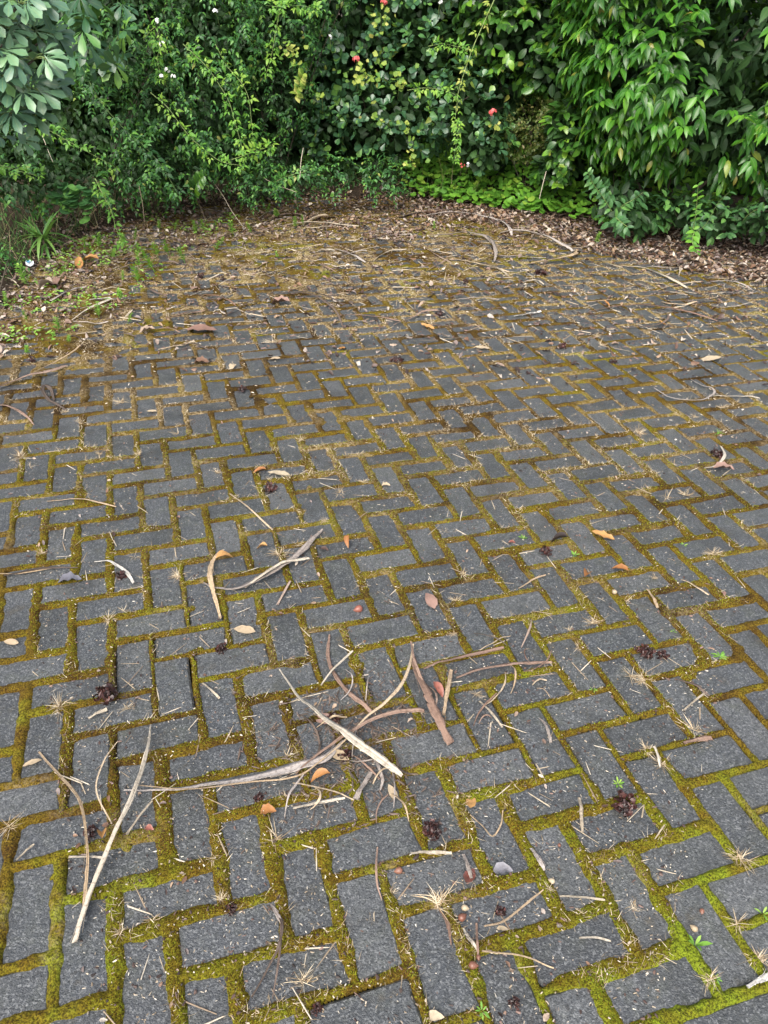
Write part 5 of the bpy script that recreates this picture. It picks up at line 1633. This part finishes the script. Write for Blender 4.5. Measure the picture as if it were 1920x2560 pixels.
for x, y, L, a, m, lab, tp in (
    (222, 1815, 45, 20, 'orange_leaf', 'curled orange leaf under the strap leaf V', 2), (690, 1690, 48, 100, 'orange_leaf', 'folded orange leaf under the twig pile', 2), (946, 1497, 42, 210, 'red_leaf', 'shiny red brown leaf beside the thick bark', 0), (560, 1023, 30, 110, 'orange_leaf', 'orange leaf at a joint near a cream leaf', 0), (602, 1026, 50, 80, 'cream_leaf', 'long cream leaf beside the orange one', 0), (490, 1213, 40, 300, 'orange_leaf', 'orange leaf tip above the tan bark curl', 2),
    (1265, 1253, 42, 330, 'orange_leaf', 'folded orange leaf on edge near seedlings', 2), (1336, 1239, 38, 60, 'orange_leaf', 'ribbed orange brown leaf lying open', 0), (1303, 1165, 46, 80, 'orange_leaf', 'twisted tan orange leaf over a joint', 1), (1205, 1178, 42, 70, 'brown_leaf', 'curled tan leaf beside a seed head', 2), (565, 1190, 28, 75, 'orange_leaf', 'short tan leaf roll on a paver', 2), (755, 1178, 30, 170, 'orange_leaf', 'narrow orange leaf standing in a joint', 2),
    (528, 1365, 52, 75, 'cream_leaf', 'smooth cream leaf across a mossy joint', 0), (930, 1302, 48, 200, 'pink_leaf', 'pale pink leaf with a stalk lying flat', 5), (503, 797, 24, 160, 'cream_leaf', 'small cream leaf upright on a far paver', 4), (328, 891, 24, 80, 'cream_leaf', 'cream leaf flat on a far paver', 0), (590, 778, 34, 80, 'cream_leaf', 'cream leaf tilted on a far joint', 0), (1530, 780, 52, 80, 'cream_leaf', 'large cream tan leaf on green moss', 0),
    (435, 720, 70, 80, 'pink_leaf', 'largest pinkish fallen leaf on the far paving', 5), (318, 722, 34, 110, 'brown_leaf', 'grey brown crumpled leaf on far moss', 4), (605, 660, 44, 80, 'pink_leaf', 'mauve fallen leaf beneath the arching strap', 4), (115, 620, 70, 40, 'pink_leaf', 'big leathery brown pod among weeds', 5), (100, 632, 44, 70, 'brown_leaf', 'dark rolled leaf against the leathery pod', 2), (172, 578, 40, 20, 'orange_leaf', 'orange tan leaf folded upright in edge litter', 1), (195, 572, 44, 80, 'orange_leaf', 'tan leaf lying flat near the spiky plant', 0),
    (150, 1262, 50, 100, 'slate_leaf', 'crumpled slate grey leaf on a paver', 4), (25, 1390, 36, 80, 'cream_leaf', 'bluish white leaf at the paving edge', 0), (70, 1652, 40, 110, 'cream_leaf', 'cream leaf by the slim tan strap', 0), (848, 1718, 44, 210, 'cream_leaf', 'ivory leaf with a stalk below the pile', 0), (1018, 1735, 36, 170, 'orange_leaf', 'pale orange torn leaf on a paver', 5), (580, 1760, 40, 80, 'orange_leaf', 'torn orange leaf scrap on a mossy corner', 4),
    (1015, 1895, 40, 150, 'red_leaf', 'red crumpled leaf on a paver', 5), (1085, 1885, 44, 80, 'slate_leaf', 'dark grey crumpled leaf beside the moss', 4), (1560, 1018, 44, 80, 'pink_leaf', 'pinkish curled leaf by the hooked bleached strip', 4), (940, 2198, 40, 80, 'cream_leaf', 'crinkled cream leaf at the lowest joint', 5), (1085, 2010, 26, 80, 'cream_leaf', 'small cream leaf scrap in the dark crumbs', 5), (705, 1560, 55, 70, 'pink_leaf', 'papery tan leaf under the folded pale strap', 5), (735, 1640, 46, 60, 'cream_leaf', 'papery leaf caught behind the folded strap', 5),
    (435, 790, 36, 80, 'brown_leaf', 'brown curled leaf on the far paving', 4), (925, 712, 30, 60, 'orange_leaf', 'tan leaf standing by the brown strap', 1), (740, 757, 26, 150, 'orange_leaf', 'small orange leaf on edge on far moss', 1), (1040, 755, 36, 80, 'cream_leaf', 'cream strap scrap on far moss', 0), (1310, 660, 16, 40, 'orange_leaf', 'orange chip of leaf by the bark ribbon', 1), (1430, 700, 18, 30, 'orange_leaf', 'yellow orange leaf on green moss', 1), (1200, 640, 22, 40, 'brown_leaf', 'brown curled leaf beyond the bleached blade', 1),
    (685, 376, 14, 20, 'orange_leaf', 'yellow leaf caught in the hedge grass', 4), (235, 318, 22, 60, 'cream_leaf', 'tan leaf caught in the shaded grass', 4), (280, 467, 22, 80, 'lime', 'yellow green leaf at the hedge foot', 0), (325, 487, 16, 80, 'orange_leaf', 'yellow leaf lying in the dark litter', 0),
    (385, 1120, 12, 50, 'pink_leaf', 'tiny pink seed leaf on far pavers', 4), (833, 1052, 20, 80, 'cream_leaf', 'pale green petal lying on a paver', 4), (1560, 1290, 16, 0, 'pink_leaf', 'small pinkish leaf scrap at a joint', 4), (325, 1798, 22, 70, 'red_leaf', 'red petal scrap near the thin straw', 4), (1105, 1175, 16, 70, 'red_leaf', 'red petal on a paver by a seedling', 4), (700, 1190, 20, 70, 'brown_leaf', 'brown leaf scrap under the pale blade tip', 4)):
    fallen(x, y, L, a, m, lab, tp)

# a scrap of printed paper in the litter
pr_ = G(65, 583)
V, F, ac = leaf_tpl(.3, .3, .75, 5, .3, .3, .04)
root = empty('paper_scrap', (pr_[0], pr_[1], .02), 'crumpled white paper scrap with a blue patch among the weeds', 'litter')
o = link('sheet', mesh('sheet', V * .07, F, MT['paper'], {'across': ac, 'var': ac * 0}), root)
o.rotation_euler = (.8, .2, .3)
o = link('blue_patch', mesh('blue_patch', V * .03 + np.array([-.01, .025, .008]), F, MT['blue'], {'across': ac, 'var': ac * 0}), root)
o.rotation_euler = (.8, .2, .3)

# leaf litter along the foot of the hedge ---------------------------------
PR = [tuple(G(*q)[:2]) for q in [(560, 425), (900, 428), (1250, 465), (1400, 495), (1659, 520), (1800, 560), (1800, 660), (1659, 622), (1450, 580), (1300, 552), (1130, 500), (980, 478), (700, 455), (560, 445)]]
PL = [tuple(G(*q)[:2]) for q in [(-150, 640), (0, 540), (200, 478), (420, 440), (560, 430), (540, 455), (420, 490), (300, 545), (220, 600), (150, 680), (60, 740), (-20, 800), (-150, 820)]]
PC = [tuple(G(*q)[:2]) for q in [(400, 448), (640, 428), (900, 432), (1150, 468), (1310, 552), (1120, 548), (820, 525), (560, 515), (420, 540), (330, 540)]]
pts = []
while len(pts) < 12500:
    x, y = rng.uniform(-4, 4.2, 20000), rng.uniform(3.6, 8.3, 20000)
    a, b = inpoly(x, y, PR), inpoly(x, y, PL)
    right = (a & (x > .2))
    dens = np.where(right, 1.0, np.where(a, .55, np.where(b, .50, .055 * sstep(2.6, 4.5, y) * (hedge_d(x, y) < 0) + .5 * ((hedge_d(x, y) > -.1) & (hedge_d(x, y) < .4)))))
    cen = inpoly(x, y, PC)
    dens = np.where(cen & ~right, np.maximum(dens, .62 * sstep(.36, .6, fbm(x * 3.2, y * 4.2, 811))), dens)
    near = (np.abs(x) < .52 * y + .2)
    k = (rng.random(20000) < dens) & near
    pts += list(zip(x[k], y[k], right[k]))
pts = pts[:12500]
P = np.array([(p[0], p[1]) for p in pts])
rt = np.array([p[2] for p in pts])
z = ground_z(P[:, 0], P[:, 1]) + rng.uniform(.003, .022, len(P)) * np.where(rt, 1.0, .6)
n = len(P)
az = rng.uniform(0, 2 * math.pi, n)
Dv = np.stack([np.cos(az), np.sin(az), rng.normal(0, .22, n)], 1)
Nv = unit(np.stack([rng.normal(0, .35, n), rng.normal(0, .35, n), np.ones(n)], 1)) * np.where(rng.random(n) < .7, 1, -1)[:, None]
S = rng.uniform(.022, .060, n) * np.where(rt, 1.0, .85)
T = rng.integers(0, 100, n)
P3 = np.c_[P, z]
pr2, dep = proj(P3)
onscr = (pr2[:, 0] > 0) & (pr2[:, 0] < 1659)
show = np.argsort(dep / S + np.where(onscr, 0, 1e4))[:190]
rest_i = np.setdiff1d(np.arange(n), show)
DL = [mesh('dead_leaf', V, F, MT['brown_leaf'], {'across': ac, 'var': np.zeros(len(V))}) for V, F, ac in FL[:6]]
X, Yv, Zv = basis(Dv, Nv)
for i in show:
    o = link('dead_leaf', DL[T[i] % len(DL)])
    s = S[i]
    o.matrix_world = Matrix(((X[i, 0] * s, Yv[i, 0] * s, Zv[i, 0] * s, P3[i, 0]), (X[i, 1] * s, Yv[i, 1] * s, Zv[i, 1] * s, P3[i, 1]), (X[i, 2] * s, Yv[i, 2] * s, Zv[i, 2] * s, P3[i, 2]), (0, 0, 0, 1)))
    tag(o, 'small brown dead leaf strewn toward the hedge', 'leaf', 'brown leaves strewn over the far paving')
tag(link('leaf_litter', joined(P3[rest_i], Dv[rest_i], Nv[rest_i], S[rest_i], T[rest_i], FL[:6], MT['brown_leaf'], 'leaf_litter')), 'brown leaf litter heaped along the foot of the hedge', 'leaf litter', kind='stuff')


# straw fragments and chips over the paving --------------------------------
def frags(n, y0, y1, Lr, Wr, mat, pw=1.0):
    """little flat splinters: boxes of 8 corners"""
    x, y = scatter(n, y0, y1, pw)
    k = hedge_d(x, y) < .05
    x, y = x[k], y[k]
    n = len(x)
    z = np.maximum(ground_z(x, y), 0) + .0022
    az = rng.uniform(0, 2 * math.pi, n)
    el = rng.normal(0, .09, n)
    d = np.stack([np.cos(az) * np.cos(el), np.sin(az) * np.cos(el), np.sin(el)], 1)
    s = np.stack([-np.sin(az), np.cos(az), rng.normal(0, .3, n)], 1)
    L, W = rng.uniform(*Lr, n) ** 1.0, rng.uniform(*Wr, n)
    return np.stack([x, y, z], 1), d, s, L, W


def frag_mesh(P, d, s, L, W, mat, name):
    n = len(P)
    up = np.array([0, 0, 1.0])
    c = []
    for a, wv, h in ((-.5, .8, 0), (-.1, 1, 0), (.5, .5, 0)):
        for b in (-1, 1):
            c.append(P + d * (L * (a + rng.normal(0, .05, n)))[:, None] + s * (W * wv * b / 2 * rng.uniform(.7, 1.2, n))[:, None] + up * (W * .15 * rng.uniform(0, 1, n))[:, None])
    for a, h in ((-.45, .25), (.45, .25)):
        c.append(P + d * (L * a)[:, None] + up * (W * .35)[:, None])
    V = np.stack(c, 1).reshape(-1, 3)
    T0 = np.array([(0, 1, 6), (0, 6, 2), (1, 3, 6), (2, 6, 7), (3, 7, 6), (2, 7, 4), (3, 5, 7), (4, 7, 5), (0, 2, 1), (1, 2, 3), (2, 4, 3), (3, 4, 5)])
    F = (T0[None] + (np.arange(n) * 8)[:, None, None]).reshape(-1, 3)
    return mesh(name, V, F, MT[mat], {'var': np.repeat(rng.random(n), 8), 'across': np.tile([-1, 1, -1, 1, -1, 1, 0, 0], n)}, smooth=False)


FM = []
for _ in range(6):
    P0 = np.zeros((1, 3))
    FM.append(frag_mesh(P0, np.array([[1.0, 0, 0]]), np.array([[0, 1.0, .1]]), np.array([1.0]), np.array([rng.uniform(.05, .10)]), 'straw', 'straw_fragment'))
Pn, d, s, L, W = frags(290, .62, 2.9, (.015, .08), (.002, .004), 'straw')
for i in range(len(Pn)):
    o = link('straw_fragment', FM[i % 6])
    o.location = Pn[i]
    o.scale = (L[i], min(L[i] * .9, .048), min(L[i] * .9, .048))
    o.rotation_euler = (rng.normal(0, .1), -math.asin(d[i, 2]), math.atan2(d[i, 1], d[i, 0]))
    tag(o, 'short pale straw fragment lying loose on the mossy pavers', 'straw', 'loose straw fragments')
fr = frags(1500, 4.0, 7.3, (.02, .17), (.003, .008), 'straw', .7)
tag(link('straw_litter', frag_mesh(*fr, 'straw', 'straw_litter')), 'straw splinters scattered over the far paving', 'straw', kind='stuff')
fr = frags(7500, .5, 3.4, (.002, .008), (.0013, .0036), 'chip')
tag(link('pale_crumbs', frag_mesh(*fr, 'chip', 'pale_crumbs')), 'pale crumbs and flakes dusting the near pavers', 'litter', kind='stuff')
fr = frags(8500, 3.0, 7.4, (.004, .016), (.003, .007), 'chip', .6)
tag(link('pale_flakes', frag_mesh(*fr, 'chip', 'pale_flakes')), 'pale flakes dusting the far pavers', 'litter', kind='stuff')
fr = frags(2600, .5, 3.4, (.003, .011), (.002, .007), 'dark_chip')
tag(link('dark_crumbs', frag_mesh(*fr, 'dark_chip', 'dark_crumbs')), 'dark crumbs of bark and seed on the pavers', 'litter', kind='stuff')
fr = frags(8000, 3.6, 7.4, (.008, .035), (.005, .014), 'dark_chip', .6)
tag(link('bark_crumbs', frag_mesh(*fr, 'dark_chip', 'bark_crumbs')), 'dark bark crumbs scattered among the far moss', 'litter', kind='stuff')
x, y = scatter(900, .5, 3.6)
m = fbm(x * 4, y * 4, 611) > .50
x, y = x[m], y[m]
n = len(x)
az = rng.uniform(0, 6.28, n)
FK = joined(np.c_[x, y, np.maximum(ground_z(x, y), 0) + rng.uniform(.002, .006, n)], np.stack([np.cos(az), np.sin(az), rng.normal(0, .2, n)], 1), unit(np.stack([rng.normal(0, .4, n), rng.normal(0, .4, n), np.ones(n)], 1)), rng.uniform(.006, .021, n), rng.integers(0, 100, n), FL[:6], MT['brown_leaf'], 'leaf_flakes')
tag(link('leaf_flakes', FK), 'crumpled brown leaf flakes lying about the near pavers', 'litter', kind='stuff')
# crumbs gathered round the twig pile
c0 = G(760, 1610)
n = 900
P = np.stack([rng.normal(c0[0], .12, n), rng.normal(c0[1], .12, n), np.zeros(n)], 1)
P[:, 2] = np.maximum(ground_z(P[:, 0], P[:, 1]), 0) + .003
az = rng.uniform(0, 6.28, n)
tag(link('pile_crumbs', frag_mesh(P, np.stack([np.cos(az), np.sin(az), rng.normal(0, .2, n)], 1), np.stack([-np.sin(az), np.cos(az), rng.normal(0, .3, n)], 1), rng.uniform(.004, .03, n), rng.uniform(.0015, .006, n), 'dark_strip', 'pile_crumbs')), 'brown crumbs and threads under the twig pile', 'litter', kind='stuff')


# dry grass tufts -----------------------------------------------------------
def tuft_mesh(k, seed):
    n = k
    th = rng.uniform(0, 6.28, n)
    el = np.abs(rng.normal(.25, .4, n))
    d = np.stack([np.cos(th) * np.cos(el), np.sin(th) * np.cos(el), np.sin(el)], 1)
    P = np.stack([rng.normal(0, .10, n), rng.normal(0, .10, n), np.full(n, .0)], 1)
    return blades(P, d, rng.uniform(.35, 1.0, n), rng.uniform(.022, .045, n), rng.uniform(-.5, .35, n), rng.random(n), MT['wisp'], 'dry_grass_tuft', 3)


TM = [tuft_mesh(k, i) for i, k in enumerate((46, 70, 26, 52, 34, 84, 18, 60, 40, 24))]
tf = [(20, 1790, 36, 'bushy dry tuft at the paving edge'), (595, 1818, 42, 'dry tuft of long pale threads below the widest grey leaf'), (270, 1320, 26, None), (130, 1530, 34, None), (275, 1530, 30, None), (235, 1340, 24, None), (460, 1860, 44, None), (260, 2020, 40, None), (330, 1990, 30, None), (480, 1945, 32, None), (655, 2120, 34, 'star shaped dry tuft at the lowest joint'), (945, 1955, 46, 'large star shaped dry tuft beside the brown nut'), (1590, 2000, 36, 'dry tuft beside the plain corner pavers'), (1640, 2075, 32, None), (1530, 2120, 32, None), (1600, 1860, 36, 'dry tuft at the corner of a plain paver'), (1370, 1960, 28, None), (1185, 1925, 26, None), (1175, 1830, 26, None), (800, 1990, 22, None), (845, 1930, 28, None), (300, 1165, 22, None), (290, 1205, 22, None), (385, 1245, 26, None), (90, 1200, 26, None), (45, 990, 34, None), (60, 1010, 30, None), (620, 1640, 30, None), (1185, 1600, 26, None), (1395, 1620, 36, None), (1430, 1650, 30, None), (1500, 1580, 32, None), (1365, 1460, 34, 'wide dry tuft below the flattened seed head'), (1390, 1470, 28, None), (1250, 1400, 24, None), (1280, 1345, 28, None), (1230, 1360, 22, None), (1415, 1250, 28, None), (1350, 1300, 26, None), (980, 1370, 24, None), (985, 1300, 20, None), (1000, 1245, 20, None), (1030, 1500, 24, None), (910, 1545, 22, None), (640, 1180, 24, None), (605, 1200, 24, None), (1085, 1190, 20, None), (960, 1150, 18, None), (1440, 1075, 30, None), (1480, 1070, 28, None), (1540, 1200, 24, None), (470, 1020, 20, None), (520, 1010, 18, None), (260, 870, 26, None), (560, 720, 28, None), (590, 740, 24, None), (1300, 745, 26, None), (1290, 730, 22, None), (1055, 640, 22, None), (930, 700, 24, None), (700, 1130, 20, None), (735, 1065, 18, None), (785, 1045, 18, None), (1560, 885, 22, None), (1500, 900, 22, None), (1380, 935, 20, None), (1450, 1000, 20, None), (650, 955, 18, None), (385, 940, 18, None), (300, 985, 18, None), (215, 980, 20, None), (140, 890, 18, None)]
for i, (x, y, r, lab) in enumerate(tf):
    p = G(x, y)
    s = r * mpp(p) * 1.15
    o = link('dry_grass_tuft', TM[i * 7 % 10])
    o.location = (p[0], p[1], max(0, float(ground_z(p[0], p[1]))))
    s *= rng.uniform(.7, 1.2)
    o.scale = (s * rng.uniform(.7, 1.3), s, s * rng.uniform(.35, 1.0))
    o.rotation_euler = (rng.normal(0, .15), rng.normal(0, .15), rng.uniform(0, 6.28))
    tag(o, lab or 'pale dry grass tuft sprawling from a mossy joint', 'grass tuft', 'dry grass tufts in the paving joints')

# tell the tufts, weeds and loose strips apart by what lies beside them
TALL = ('pale dry grass tuft sprawling from a mossy joint', 'small bright green upright weed on the mossy edge of the paving')
FIRST = {TALL[0]: 'dry grass tuft', TALL[1]: 'upright green weed'}
loose = {}
for o in COL.objects:
    lb = o.get('label')
    if o.parent is None and lb and (lb in TALL or lb.startswith('LOOSE ')):
        loose[o.name] = FIRST.get(lb, lb[6:])
cand = []
for nm, first in loose.items():
    o = bpy.data.objects[nm]
    for i, (fx, fy, lab) in enumerate(FEAT):
        dd_ = math.hypot(o.location[0] - fx, o.location[1] - fy)
        if len(lab.split()) <= 16 - len(first.split()) - 4 and dd_ < .9:
            cand.append((dd_, nm, i))
cand.sort()
done, used = set(), set()
for dd_, nm, i in cand:
    o = bpy.data.objects[nm]
    fx, fy, lab = FEAT[i]
    rel = 'beyond' if o.location[1] - fy > .06 else ('in front of' if o.location[1] - fy < -.06 else 'beside')
    txt = loose[nm] + ' ' + rel + ' the ' + lab
    if nm in done or txt in used:
        continue
    done.add(nm)
    used.add(txt)
    o['label'] = txt
for nm, first in loose.items():
    if nm not in done and bpy.data.objects[nm]['label'].startswith('LOOSE '):
        bpy.data.objects[nm]['label'] = first + ' lying loose on the littered paving'
